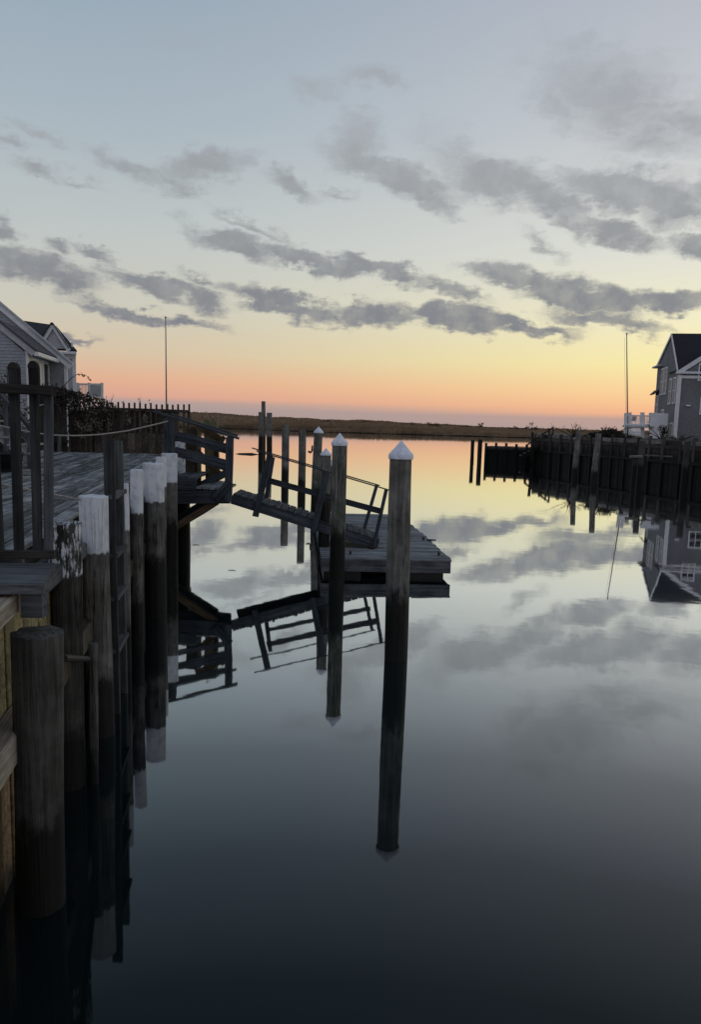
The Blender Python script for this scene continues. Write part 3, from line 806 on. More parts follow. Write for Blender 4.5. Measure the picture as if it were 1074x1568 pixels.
# creeper and dry flower heads over the fence
vn = thing('creeper', at(130, 640, YF-.15), 'tangled dark creeper with dry seed heads sprawling over the fence', 'creeper')
r = random.Random(11); st = Soup()
for i in range(46):
    px = r.uniform(62, 178); yb = r.uniform(640, 680); yt = r.uniform(585, 632)+(px-62)*.17
    a = at(px, yb, YF-.14-r.uniform(0, .15)); c = at(px+r.uniform(-14, 14), yt, YF-.14-r.uniform(0, .3))
    st.tube([a, a.lerp(c, .5)+Vector((r.uniform(-.12, .12), 0, 0)), c], [.012, .009, .005], 4)
st.tube([at(98, 590, YF-.2), at(108, 580, YF-.2), at(118, 573, YF-.2), at(130, 574, YF-.2), at(138, 580, YF-.2)], [.012, .010, .008, .006, .004], 4)
st.build('stem', 'twig', vn)
lf = Soup()
def leaf(sp, p, s_):
    a = Vector((r.uniform(-1, 1), r.uniform(-1, 1), r.uniform(-1, 1))).normalized()*s_
    b_ = a.orthogonal().normalized()*s_*r.uniform(.4, .7); sp.quad(p-a, p+b_, p+a, p-b_)
for i in range(2100):
    px = r.triangular(58, 180, 100); t_ = r.random()
    py = 588+(px-58)*.26+abs(r.gauss(0, 1))*17-3+r.choice((0, 0, 6))*math.sin(px*.5)
    leaf(lf, at(px, py, YF-.16-r.random()*.35), r.uniform(.018, .055))
for (a0, b0) in ((120, 573), (125, 572), (130, 575), (134, 578), (137, 580), (139, 581), (128, 577)):
    for _ in range(3): leaf(lf, at(a0+r.uniform(-2, 2), b0+r.uniform(-1.5, 2), YF-.2), .035)
tag(lf.build('leaves', 'leaf', vn), kind='stuff')
sd_ = Soup()
for (px, py, w, h) in [(140, 635, 12, 18), (150, 650, 9, 14), (118, 650, 5, 12), (136, 655, 9, 9), (160, 628, 7, 9), (126, 660, 6, 14), (176, 622, 4, 6), (188, 616, 3, 3), (214, 612, 2.5, 6), (231, 618, 3, 4), (196, 668 - 24, 6, 8), (222, 640, 5, 12), (166, 655, 6, 16)]:
    for _ in range(int(w*h*.5)):
        leaf(sd_, at(px+r.gauss(0, .4)*w, py+r.gauss(0, .4)*h, YF-.2-r.random()*.25), r.uniform(.02, .045))
tag(sd_.build('seed_heads', 'seed', vn), kind='stuff')
# bush at the far left
p = at(2, 600, 19.0); p.z = DECK
bush('evergreen_bush', p, 1.0, at(2, 528, 19).z-DECK, 2600, .05, 'dark rounded bush before the grey house at the left edge', 'bush', seed=5, mat='leaf')

# ================================================================== GANGWAY LANDING
Y0, Y1 = 17.3, 18.45
gl = thing('landing', at(300, 760, Y0), 'slate blue timber landing bracketed off the bank with sloping side rails', 'landing')
post('post', at(259.5, 697, 17.26), at(258.5, 641, 17.26), .205, 'slate', gl)
post('post', at(349.5, 768, Y0), at(352, 670, Y0), .15, 'slate', gl)
post('post', at(350.5, 757, Y1), at(352.5, 668.5, Y1), .12, 'slate', gl)
bar('handrail', at(236, 630, Y0-.03), at(366, 671.5, Y0-.03), .13, .045, 'slate', gl)
bar('handrail', at(262, 634, Y1), at(364, 667, Y1), .11, .04, 'slate', gl)
bar('side_rail', at(266, 669, Y0+.09), at(348, 690, Y0+.09), .045, .135, 'slate', gl)
bar('side_rail', at(266, 693, Y0+.09), at(348, 716.5, Y0+.09), .045, .14, 'slate', gl)
bar('side_rail', at(268, 664, Y1), at(350, 684, Y1), .045, .12, 'slate', gl)
bar('side_rail', at(268, 688, Y1), at(350, 709, Y1), .045, .12, 'slate', gl)
bar('beam', at(268, 762, Y0), at(352, 761, Y0), .08, .27, 'slate', gl)
bar('beam', at(268, 752, Y1), at(352, 751, Y1), .08, .22, 'slate', gl)
bar('step_beam', at(268, 740.5, Y0+.02), at(301, 742, Y0+.02), .10, .25, 'slate', gl)
xl = at(300, 750, Y0).x; xr = at(350, 750, Y0).x; zt = at(320, 748.2, Y0).z
n = 5; w = (xr-xl)/n
for i in range(n):
    x = xl+w*(i+.5); bar('tread', (x, Y0-.02, zt+.012*(n-i)/n), (x, Y1+(.75 if i < 3 else .05), zt+.012*(n-i)/n), w-.02, .05, 'tread', gl, var=i)
xl2 = at(262, 740, Y0).x; zt2 = at(285, 731.5, Y0).z
for i in range(3):
    x = xl2+(xl-xl2)*(i+.5)/3; bar('tread', (x, Y0, zt2), (x, Y1+.75, zt2), (xl-xl2)/3-.015, .05, 'slate' if i < 2 else 'greybar', gl, var=i+5)
bar('brace', at(329, 764, Y0-.07), at(353, 738, Y0-.07), .05, .17, 'slate', gl)
bar('brace', at(308, 743, Y1-.1), at(350, 722, Y1-.1), .05, .16, 'slate', gl)
bar('strut', at(262, 812, Y0+.10), at(332, 768, Y0+.10), .12, .15, 'brown', gl)
bar('strut', at(262, 800, Y1), at(332, 758, Y1), .12, .15, 'slate', gl)
# cross block and old timbers behind the landing
ob = thing('timber_cluster', at(318, 745, 18.9), 'cluster of old yellowed posts and crooked boards standing on the far side of the landing', 'timbers')
YO = 18.85
post('post', at(326, 748, YO+.1), at(323, 643, YO+.1), .30, 'yellow', ob, t=.25)
post('post', at(305, 748, YO), at(305, 660, YO), .085, 'yellow', ob)
post('post', at(293, 748, YO), at(293, 655, YO), .24, 'sheet_old', ob, t=.2)
post('post', at(331, 748, YO-.05), at(331.5, 688, YO-.05), .085, 'brown', ob)
bar('cross_board', at(300, 652, YO-.16), at(343, 676, YO-.16), .05, .14, 'brown', ob)
bar('cross_board', at(333, 680, YO-.2), at(344, 669, YO-.2), .05, .09, 'brown', ob)
bar('cross_board', at(300, 690, YO-.2), at(338, 728, YO-.2), .05, .14, 'brown', ob)
bar('cross_board', at(266, 731, YO-.25), at(303, 731, YO-.25), .12, .11, 'wale', ob)
post('splinter', at(322, 650, YO+.1), at(316, 630, YO+.1), .018, 'yellow', ob)
rope('wire', [at(318, 632, 18.9), at(345, 660, 18.7)], .006, 'thin wire hanging from the yellowed posts', 'wire', .05, 'wire')
post('cap_block', at(304, 659, 18.85), at(304, 655, 18.85), .085, 'white', ob)

# ================================================================== GANGWAY RAMP
rp = thing('gangway', at(360, 765, Y0), 'slate blue gangway ramp sloping from the landing down to the float', 'gangway')
RY0, RY1 = 17.42, 18.42
a0, a1 = at(355, 764, RY0), at(579, 835, RY0)
dn = (a1-a0).normalized(); upn = Vector((-dn.z, 0, dn.x)).normalized()
if upn.z < 0: upn = -upn
b0, b1 = Vector((a0.x, RY1, a0.z)), Vector((a1.x-.12, RY1, a1.z+.04))
bar('stringer', a0, a1, .075, .20, 'slate', rp); bar('stringer', b0, b1, .075, .20, 'slate', rp)
L = (a1-a0).length; n = 22
for i in range(n):
    p = a0+dn*(L*(i+.5)/n)+upn*.118
    bar('tread', (p.x, RY0-.05, p.z), (p.x, RY1+.05, p.z), L/n-.015, .03, 'greybar', rp, up=upn, var=i % 4)
for i in range(6):                       # raised cleats to keep a foothold
    p = a0+dn*(L*(i+.8)/6.4)+upn*.143
    bar('cleat', (p.x, RY0-.07, p.z), (p.x, RY1+.04, p.z), .05, .022, 'greybar', rp, up=upn)
def rpost(xt, yt, xb, yb, Y, w, name='rail_post'):
    return post(name, at(xb, yb, Y), at(xt, yt, Y), w, 'slate', rp, t=.055)
rpost(414, 696, 391, 791, RY0-.07, .13)
rpost(418, 700, 406, 774, RY1, .09)
rpost(500, 722, 481, 815, RY0-.07, .13)
rpost(507, 728, 494, 806, RY1, .09)
rpost(592, 749, 572, 838, RY0-.07, .075)
rpost(577.5, 742, 557, 813, RY1, .075)
bar('handrail', at(393, 690.5, RY0-.07), at(598, 751, RY0-.07), .035, .026, 'slate', rp)
bar('handrail', at(386, 686, RY1), at(582, 743.5, RY1), .035, .026, 'slate', rp)
bar('mid_rail', at(412, 736, RY0-.01), at(584, 783, RY0-.01), .04, .125, 'slate', rp)
bar('mid_rail', at(412, 735.5, RY1-.04), at(572, 779, RY1-.04), .04, .10, 'slate', rp)
sp = Soup(); c = at(570, 838, RY0-.12); sp.tube([c-Vector((.09, .0, -.02)), c+Vector((.05, 0, -.02))], .035, 8); sp.build('roller', 'rust', rp)

# ================================================================== FLOAT
fl = Vector((1.98, 16.15, 0)); fd = Vector((-.069, 1, 0)).normalized(); fx = Vector((1, .069, 0)).normalized()
FW, FL, FZ = 2.55, 8.2, .385
flo = thing('float', fl-fx*FW/2+fd*FL/2, 'low floating dock of grey planks at the foot of the gangway', 'floating dock')
n = 42; w = FL/n
for i in range(n):
    c = fl+fd*(w*(i+.5)); jr = rb.uniform(-.03, .025)
    z = FZ-.02+rb.uniform(-.005, .006)
    bar('plank', (c-fx*FW)+Vector((0, 0, z)), c+fx*(jr+.03)+Vector((0, 0, z)), w-.014, .04, 'float', flo, var=i % 6)
def fpos(x, y, z): return fl-fx*x+fd*y+Vector((0, 0, z))
bar('fascia', fpos(FW, .02, .235), fpos(-.01, .02, .235), .05, .245, 'fascia', flo)
bar('fascia', fpos(FW, FL-.02, .235), fpos(0, FL-.02, .235), .05, .245, 'fascia', flo)
bar('fascia', fpos(.03, .05, .235), fpos(.03, FL-.05, .235), .05, .235, 'fascia', flo)
bar('fascia', fpos(FW-.03, .05, .235), fpos(FW-.03, FL-.05, .235), .05, .235, 'fascia', flo)
sp = Soup()
for (x, y) in ((.10, .16), (.10, 3.4), (.10, 6.6), (1.75, .16), (1.75, 3.4), (1.75, 6.6)):
    a = fpos(x, y, 0); d1 = -fx*.75; d2 = fd*1.3
    sp.prism([a+Vector((0, 0, -.3)), a+d1+Vector((0, 0, -.3)), a+d1+d2+Vector((0, 0, -.3)), a+d2+Vector((0, 0, -.3))][::-1], (0, 0, .40))
sp.build('drums', 'black', flo)
for (x, y) in ((.14, .55), (.12, 2.75), (.95, 8.0), (1.95, .5)):
    sp = Soup(); c = fpos(x, y, FZ+.003)
    sp.tube([c, c+Vector((0, 0, .05))], .022, 8); sp.tube([c+Vector((0, 0, .055))-fd*.10, c+Vector((0, 0, .065)), c+Vector((0, 0, .055))+fd*.10], .016, 8)
    sp.build('cleat', 'rust', flo)
bar('corner_strap', fpos(.75, -.012, FZ-.01), fpos(.15, -.012, FZ-.02), .01, .03, 'tread', flo)
bar('loose_batten', fpos(.02, 2.6, FZ+.03), fpos(-.14, 2.75, FZ+.01), .10, .03, 'slate', flo)

# drifting log
lg = Soup(); lg.tube([at(357, 697, 75), at(366, 697.5, 75), at(385, 699.5, 75), at(402, 701.5, 75), at(434, 701.5, 75)], [.08, .22, .36, .26, .06], 8)
o_ = lg.build('driftwood', 'twig', None, at(385, 699, 75), True); tag(o_, 'long dark drift log lying on the water at the far piles', 'log')

for (px, py, lb) in ((355, 873, 'little twig floating on the water left of the gangway reflection'), (300, 834, 'tiny twig floating close to the dark pile under the landing')):
    c = atz(px, py, .006); sp = Soup(); sp.tube([c-Vector((.07, .02, 0)), c+Vector((0, .01, .003)), c+Vector((.08, -.02, 0))], [.004, .006, .004], 5)
    tag(sp.build('floating_twig', 'twig', None, c, True), lb, 'twig')

# ================================================================== FLAGPOLES
def flagpole(px, ytop, ybase, Y, r, label, lean=0.):
    b_, t_ = at(px+lean, ybase, Y), at(px, ytop, Y)
    t = thing('flagpole', b_, label, 'flagpole', 'flagpoles in the waterside yards')
    sp = Soup(); sp.tube([b_, b_.lerp(t_, .5), t_], [r, r*.85, r*.6], 8); sp.build('shaft', 'pole', t, smooth=True)
    sp = Soup(); sp.tube([t_, t_+Vector((0, 0, r*1.4)), t_+Vector((0, 0, r*2.8))], [r*.5, r*1.4, r*.4], 8); sp.build('finial', 'pole', t, smooth=True)
    return t
flagpole(253.5, 488, 655, 38, .036, 'slim bare flagpole rising behind the picket fence', 1.5)
fp = flagpole(960.5, 513, 674, 65.0, .058, 'slim bare flagpole beside the white house deck on the right', 1.6)
sp = Soup(); sp.tube([at(957, 516, 64.9), at(959, 640, 64.9)], .008, 4); sp.build('halyard', 'wire', fp)

# ================================================================== HOUSES
def siding(parent, o, ux, nrm, z0, z1, span, mat, course=.115, name='siding'):
    """lapped boards; span(z) gives (u0, u1) along ux"""
    sp = Soup(); z = z0; o = Vector(o); ux = Vector(ux); nrm = Vector(nrm)
    while z < z1:
        za = min(z+course, z1); l0, l1 = span(z), span(za)
        if l0[1]-l0[0] > .05:
            if l1[1] < l1[0]: l1 = ((l1[0]+l1[1])/2,)*2
            a = o+ux*l0[0]+nrm*.022+Vector((0, 0, z)); b_ = o+ux*l0[1]+nrm*.022+Vector((0, 0, z))
            c = o+ux*l1[1]+nrm*.004+Vector((0, 0, za)); d = o+ux*l1[0]+nrm*.004+Vector((0, 0, za))
            sp.quad(a, b_, c, d)
            sp.quad(o+ux*l0[0]+Vector((0, 0, z)), o+ux*l0[1]+Vector((0, 0, z)), b_, a)
        z = za
    return tag(sp.build(name, mat, parent), kind='stuff')
def slab(parent, name, pts, th, mat):
    """roof plane: polygon with thickness along its normal"""
    pts = [Vector(p) for p in pts]; n = (pts[1]-pts[0]).cross(pts[2]-pts[0]).normalized()
    if n.z < 0: n = -n
    sp = Soup(); sp.prism(pts, n*th); return sp.build(name, mat, parent)
def window(parent, c, ux, nrm, w, h, pane='glass', mull=1, bars=1, label=None):
    c, ux, nrm = Vector(c), Vector(ux), Vector(nrm); z = Vector((0, 0, 1)); sp = Soup()
    def bx(sp, u0, u1, v0, v1, d0, d1):
        p = [c+ux*u+z*v_+nrm*d0 for u, v_ in ((u0, v0), (u1, v0), (u1, v1), (u0, v1))]; sp.prism(p, nrm*(d1-d0))
    f_ = .09
    for q in ((-w/2-f_, w/2+f_, h/2, h/2+f_*1.2), (-w/2-f_, w/2+f_, -h/2-f_, -h/2), (-w/2-f_, -w/2, -h/2, h/2), (w/2, w/2+f_, -h/2, h/2)): bx(sp, *q, .0, .06)
    fr = sp.build('window', 'white', parent)
    sp = Soup(); bx(sp, -w/2, w/2, -h/2, h/2, .0, .026); sp.build('pane', pane, fr)
    sp = Soup()
    if bars: bx(sp, -w/2, w/2, -.03, .03, .028, .05)
    for i in range(mull): u = -w/2+w*(i+1)/(mull+1); bx(sp, u-.025, u+.025, -h/2, h/2, .028, .048)
    if bars or mull: sp.build('sash_bar', 'white', fr)
    return fr
def board(parent, p0, p1, w, t, name='trim', mat='white', up=(0, 0, 1)): return bar(name, p0, p1, w, t, mat, parent, up=up)

# ---- left house: gable wall with a porch wing in front
HY = 30.3
h1 = thing('house', at(60, 640, HY), 'grey clapboard house with white window bay at the left edge', 'house')
A = at(0, 468, HY); B = at(109, 561, HY); slope = (A.z-B.z)/(B.x-A.x)
xc = at(103.5, 600, HY).x; xap = A.x-2.2; zap = A.z+slope*2.2
zg = 1.9
def span1(z):
    if z < B.z: return (-9, 0)
    return (-9, min(0, (B.z-z)/slope+(B.x-xc)-.12))
siding(h1, (xc, HY, 0), (1, 0, 0), (0, -1, 0), zg, zap-.3, lambda z: (max(-9, 2*(xap-xc)-span1(z)[1]), span1(z)[1]), 'siding', .10)
sp = Soup(); dv = Vector((-.34, 1, 0))*7     # body behind the siding
xl_ = xc-9
sp.prism([Vector((xc, HY+.01, zg)), Vector((xc, HY+.01, B.z+.02)), Vector((xap, HY+.01, zap-.1)), Vector((xl_, HY+.01, B.z)), Vector((xl_, HY+.01, zg))], dv)
sp.build('wall', 'siding', h1)
bar('rake_board', (xap, HY-.14, zap), (B.x+.05, HY-.14, B.z-.03), .05, .22, 'white', h1)
bar('rake_board', (xap, HY-.2, zap+.13), (B.x+.08, HY-.2, B.z+.10), .10, .07, 'siding_pale', h1)
bar('rake_board', (xl_-.3, HY-.14, B.z-.1), (xap-.02, HY-.14, zap), .05, .22, 'white', h1)
bar('corner_board', (xc-.04, HY-.045, zg), (xc-.04, HY-.045, B.z+.05), .12, .05, 'white', h1, up=(0, 1, 0))
slab(h1, 'roof', [Vector((B.x-.15, HY-.1, B.z+.20)), Vector((xap, HY-.1, zap+.08)), Vector((xap, HY-.1, zap+.08))+dv, Vector((B.x-.15, HY-.1, B.z+.20))+dv], .05, 'roof')
# porch wing
PY = 27.0
pc = at(40, 590, PY); pe = at(52, 541, PY); pa = at(-2, 497, PY)
sl = (pa.z-pe.z)/(pe.x-pa.x); wd = pc.x-pa.x
def span2(z):
    u = 0 if z < pe.z else -(z-pe.z)/sl+(pe.x-pc.x)-.25
    return (-2*wd-u, min(0, u))
siding(h1, (pc.x, PY, 0), (1, 0, 0), (0, -1, 0), zg, pa.z-.15, span2, 'siding', .10)
dp = Vector((CB, 1, 0))*3.4
sp = Soup()
sp.prism([Vector((pc.x-.02, PY+.01, zg)), Vector((pc.x-.02, PY+.01, pe.z)), Vector((pa.x, PY+.01, pa.z-.1)), Vector((pa.x-wd, PY+.01, pe.z)), Vector((pa.x-wd, PY+.01, zg))], dp)
sp.build('porch_wall', 'siding', h1)
bar('rake_board', (pa.x, PY-.10, pa.z), (pe.x+.03, PY-.10, pe.z-.02), .05, .20, 'siding_pale', h1)
slab(h1, 'porch_roof', [Vector((pe.x+.10, PY-.18, pe.z+.06)), Vector((pa.x, PY-.18, pa.z+.12)), Vector((pa.x, PY-.18, pa.z+.12))+dp, Vector((pe.x+.10, PY-.18, pe.z+.06))+dp], .05, 'roof2')
pn = Vector((1, -CB, 0)).normalized(); pu = UC
bar('gutter', Vector((pe.x+.10, PY-.1, pe.z-.02)), Vector((pe.x+.10, PY-.1, pe.z-.02))+dp, .14, .13, 'white', h1)
zt_ = at(40, 545, PY).z; zs_ = at(40, 592, PY).z
for k_, pane in ((.22, 'blind'), (.5, 'blind'), (.79, 'glass')):
    c = Vector((pc.x, PY, (zt_+zs_)/2))+dp*k_+pn*.02
    window(h1, c, pu, pn, .78, zt_-zs_-.15, pane, 0, 0)
for k_ in (0.02, .99): p = Vector((pc.x, PY, 0))+dp*k_+pn*.02; bar('corner_board', (p.x, p.y, zg), (p.x, p.y, zt_+.15), .13, .13, 'white', h1, up=(0, 1, 0))

# ---- second house behind it, with a front gable
h2 = thing('house', at(90, 640, 43), 'pale house with black hipped roof and white gable behind the grey clapboard one', 'house')
HY2 = 43.0
def q2(px, py, dY=0.): return at(px, py, HY2+dY)
xr2 = q2(117, 600).x; ze = q2(105, 542).z; xl2_ = q2(10, 600).x
siding(h2, (xr2, HY2, 0), (1, 0, 0), (0, -1, 0), 1.9, ze, lambda z: (xl2_-xr2, 0), 'siding_pale', .11)
sp = Soup(); sp.prism([(xl2_, HY2+.01, 1.8), (xr2-.01, HY2+.01, 1.8), (xr2-.01, HY2+.01, ze), (xl2_, HY2+.01, ze)], (-2.75, 8, 0)); sp.build('wall', 'siding_pale', h2)
apx = q2(81, 497.5, -.3); gb = q2(105, 534, -.3); hw2 = gb.x-apx.x; zg2 = gb.z; gl_ = Vector((apx.x-hw2, apx.y, zg2))
sp = Soup(); sp.prism([gl_+Vector((0, .03, 0)), gb+Vector((0, .03, 0)), apx+Vector((0, .03, -.05))], (0, .25, 0)); sp.build('gable', 'siding_pale', h2)
siding(h2, (apx.x, apx.y+.02, 0), (1, 0, 0), (0, -1, 0), zg2, apx.z-.15, lambda z: (-hw2*(apx.z-z)/(apx.z-zg2), hw2*(apx.z-z)/(apx.z-zg2)), 'siding_pale', .11)
for e_ in (gl_, gb):
    d_ = (e_-apx)*1.06
    bar('rake_board', apx+d_+Vector((0, -.08, -.04)), apx+Vector((0, -.08, -.02)), .05, .20, 'white', h2)
    slab(h2, 'roof', [apx+d_+Vector((0, -.18, .07)), apx+Vector((0, -.18, .09)), apx+Vector((-1.5, 4.1, .09)), apx+d_+Vector((-.2, .55, .07))], .05, 'roof')
er = Vector((q2(119.5, 536).x, HY2-.35, ze+.12)); el_ = Vector((xl2_-.5, HY2-.35, ze+.12)); rd = at(84, 499.5, HY2+4.2)
bk = Vector((er.x-2.95, HY2+8.2, ze+.12)); rl = at(14, 489.5, HY2+4.2)
slab(h2, 'roof', [el_, er, rd, rl], .06, 'roof')
slab(h2, 'roof', [er, bk, rd], .06, 'roof')
bar('gutter', (q2(88, 540).x, HY2-.40, ze+.03), (er.x+.03, HY2-.40, ze+.03), .12, .13, 'white', h2)
bar('frieze', (xl2_, HY2-.05, ze-.13), (xr2+.02, HY2-.05, ze-.13), .05, .22, 'white', h2)
bar('corner_board', (xr2-.08, HY2-.05, 1.9), (xr2-.08, HY2-.05, ze-.25), .18, .05, 'white', h2, up=(0, 1, 0))
sp = Soup(); p = q2(110, 533, .1); sp.tube([p, p+Vector((0, 0, .28))], .05, 8); sp.build('vent_pipe', 'white', h2)

# white deck rail beside it
dk = thing('deck_rail', at(137, 608, 46), 'white deck railing with a solid panel above the fence, beside the pale house', 'railing')
def dpp(px, py): return at(px, py, 46.)
for px in (119, 136.5, 156): post('post', dpp(px, 640), dpp(px, 586), .13, 'white', dk)
bar('top_rail', dpp(118, 588), dpp(157, 588.5), .09, .09, 'white', dk)
bar('bottom_rail', dpp(118, 607), dpp(157, 608), .06, .07, 'white', dk)
for i in range(7): px = 122+i*2.1; post('baluster', dpp(px, 607), dpp(px, 589), .035, 'white', dk)
sp = Soup(); a, c = dpp(138, 607), dpp(155, 590); sp.box((a.x, a.y-.02, a.z), (c.x, a.y+.02, c.z)); sp.build('panel', 'siding_pale', dk)

# ================================================================== RIGHT BANK
WA, WB = 31.46, -.2305                  # right bulkhead: X = WA + WB*Y
UW = Vector((WB, 1, 0)).normalized(); NW = Vector((-1, WB, 0)).normalized()   # NW towards the canal
def wl(Y, off=0., z=0.): return Vector((WA+WB*Y, Y, z))+NW*off
WT = 2.50
s = Soup(); s.prism([wl(12, -.25, -.5), (120, 12, -.5), (120, 140, -.5), (22, 100, -.5), wl(70.5, -.25, -.5)], (0, 0, .5+WT-.02))
tag(s.build('lawn', 'soil'), kind='structure')
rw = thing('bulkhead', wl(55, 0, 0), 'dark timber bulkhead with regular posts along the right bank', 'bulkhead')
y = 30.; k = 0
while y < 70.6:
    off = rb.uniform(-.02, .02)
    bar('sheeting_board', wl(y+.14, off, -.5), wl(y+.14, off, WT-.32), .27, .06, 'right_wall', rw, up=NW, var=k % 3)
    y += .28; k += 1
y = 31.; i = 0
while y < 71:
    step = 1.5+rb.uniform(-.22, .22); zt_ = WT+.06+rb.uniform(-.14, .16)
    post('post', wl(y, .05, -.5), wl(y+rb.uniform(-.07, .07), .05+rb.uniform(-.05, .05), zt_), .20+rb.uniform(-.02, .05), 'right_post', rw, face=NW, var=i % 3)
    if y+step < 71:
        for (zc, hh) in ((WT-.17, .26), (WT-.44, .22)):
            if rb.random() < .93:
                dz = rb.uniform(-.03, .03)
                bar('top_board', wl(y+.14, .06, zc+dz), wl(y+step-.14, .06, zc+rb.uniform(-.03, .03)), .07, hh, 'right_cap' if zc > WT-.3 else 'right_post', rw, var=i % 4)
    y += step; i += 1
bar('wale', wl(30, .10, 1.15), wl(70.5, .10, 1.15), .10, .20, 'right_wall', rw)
# mooring boards and post standing off the wall at the right
mb = thing('mooring_stage', wl(44, .8, 0), 'low mooring stage of two posts and planks against the right bulkhead', 'mooring stage')
for (px, t0, Y) in ((985, 675, 44.5), (1054, 676, 43.5), (974, 697, 44.3)):
    a = at(px, t0, Y); post('post', (a.x-.05, Y, -.5), (a.x, Y, a.z), .26 if px != 974 else .18, 'right_post', mb)
bar('plank', at(988, 697, 44.3), at(1030, 699, 44.3), .12, .08, 'right_cap', mb)
bar('plank', at(966, 699, 44.2), at(984, 699, 44.2), .30, .12, 'right_cap', mb)
# jetty reaching out at the canal mouth, with its stair
jt = thing('jetty', (13.8, 72, 0), 'low timber jetty reaching out from the right bank at the canal mouth', 'jetty')
j0, j1 = Vector((11.6, 72.6, 1.14)), Vector((16.4, 70.2, 1.2))
jd = (j1-j0).normalized(); jn = Vector((-jd.y, jd.x, 0))
bar('deck_beam', j0-jn*.05, j1-jn*.05, .1, .34, 'right_post', jt)
for i in range(22):
    p = j0.lerp(j1, (i+.5)/22)+Vector((0, 0, .19)); bar('plank', p-jn*.1, p+jn*1.5, .22, .05, 'right_cap', jt, var=i % 4)
for i in range(7):
    p = j0.lerp(j1, i/6)
    post('post', (p.x-jn.x*.12, p.y-jn.y*.12, -.5), (p.x-jn.x*.12, p.y-jn.y*.12, 1.66+rb.uniform(-.06, .06)), .2, 'right_post', jt, var=i % 3)
    if i < 6:
        q_ = j0.lerp(j1, (i+1)/6)
        for k_ in range(3):
            a_ = p.lerp(q_, (k_+.5)/3); a_ = a_+jn*(.03 if (k_+i) % 2 else 0); bar('side_board', (a_.x, a_.y, -.4), (a_.x, a_.y, 1.14), (q_-p).length/3+.03, .05, 'right_wall', jt, up=jn, var=k_)
sr = thing('stair', (15.6, 70, 1.2), 'dark timber stair climbing from the jetty to the right bulkhead', 'stair')
for dY in (0, 1.1):
    bar('handrail', at(806, 682.5, 69.2+dY), at(848, 654, 69.2+dY), .09, .10, 'right_post', sr)
    bar('lower_rail', at(812, 688, 69.2+dY), at(848, 663, 69.2+dY), .06, .10, 'right_post', sr)
    bar('stringer', at(800, 700, 69.2+dY), at(850, 672, 69.2+dY), .08, .32, 'right_wall', sr)
    for px, t0 in ((815, 676), (832, 665), (842, 656), (848, 654)):
        a = at(px, t0, 69.2+dY); post('post', (a.x, a.y, a.z-1.6), a, .12, 'right_post', sr)
post('newel', at(816, 705, 69.0), at(816, 662, 69.0), .22, 'right_wall', sr)
for i in range(8):
    a = at(803+i*6, 698-i*3.4, 69.2); bar('step', a, a+Vector((0, 1.1, 0)), .3, .06, 'right_cap', sr)
# scrub on the bank
p = at(937, 668, 60.5); p.z = WT-.05
bush('mound_bush', p, 2.5, .95, 2200, .10, 'dark rounded mound of bush on the right bank left of the white deck', 'bush', seed=40)
p = at(915, 668, 61); p.z = WT; bush('mound_bush', p, 1.4, .50, 800, .08, 'low dark tuft left of the rounded mound bush on the right bank', 'bush', seed=41)
def twiggy(base, h, w, label, seed, n=16, leaves=60, cat='shrub', size=.05, mat='bush'):
    t = thing('bare_shrub', base, label, cat, 'bare shrubs on the right bank'); r_ = random.Random(seed); sp = Soup(); lf_ = Soup()
    for _ in range(n):
        q = Vector(base)+Vector((r_.gauss(0, .35)*w, r_.gauss(0, .2)*w, h*r_.uniform(.45, 1)))
        m_ = Vector(base).lerp(q, .5)+Vector((r_.gauss(0, .1)*w, 0, .08*h))
        sp.tube([base, m_, q], [.035, .022, .010], 4)
        for _k in range(leaves//n):
            c_ = q+Vector((r_.gauss(0, .1), r_.gauss(0, .1), r_.gauss(0, .1)))
            a_ = Vector((r_.uniform(-1, 1), r_.uniform(-1, 1), r_.uniform(-1, 1))).normalized()*size; b2 = a_.orthogonal().normalized()*size*.5
            lf_.quad(c_-a_, c_+b2, c_+a_, c_-b2)
    sp.build('stem', 'twig', t); tag(lf_.build('foliage', mat, t), kind='stuff'); return t
p = at(880, 664, 63); p.z = WT-.1; twiggy(p, 1.0, 1.5, 'leafless feathery shrub on the bank above the left tall pile', 51, 18, 120)
p = at(1015, 667, 57); p.z = WT-.1; twiggy(p, .95, .9, 'spiky dark plant before the white panel of the house deck', 52, 16, 160, size=.09)
p = at(1040, 668, 57); p.z = WT-.1; twiggy(p, .5, 2.2, 'low sprawling dead branches at the foot of the right house', 53, 14, 40)

# ---- right house
RA = R(10)
ux = Vector((math.cos(RA), -math.sin(RA), 0)); uy = Vector((math.sin(RA), math.cos(RA), 0))   # right / back
c0 = at(1034, 662, 61.5); HX, HYr = c0.x, c0.y
def hp(u, v_, z): return Vector((HX, HYr, z))+ux*u+uy*v_
h3 = thing('house', hp(4, 4, WT), 'tall slate grey house with black roof on the right bank', 'house')
ze1 = at(1034, 570, 61.5).z; zb_ = WT-.1
DV = 9.0
# far taller block and near block share the left wall
siding(h3, hp(0, 0, 0), ux, -uy, zb_, ze1, lambda z: (0, 9), 'siding_r', .15)
siding(h3, hp(0, DV, 0), -uy, -ux, zb_, ze1, lambda z: (0, DV), 'siding_r', .15)
sp = Soup(); sp.prism([hp(.01, .01, zb_), hp(9, .01, zb_), hp(9, DV, zb_), hp(.01, DV, zb_)][::-1], (0, 0, ze1-zb_)); sp.build('wall', 'siding_r', h3)
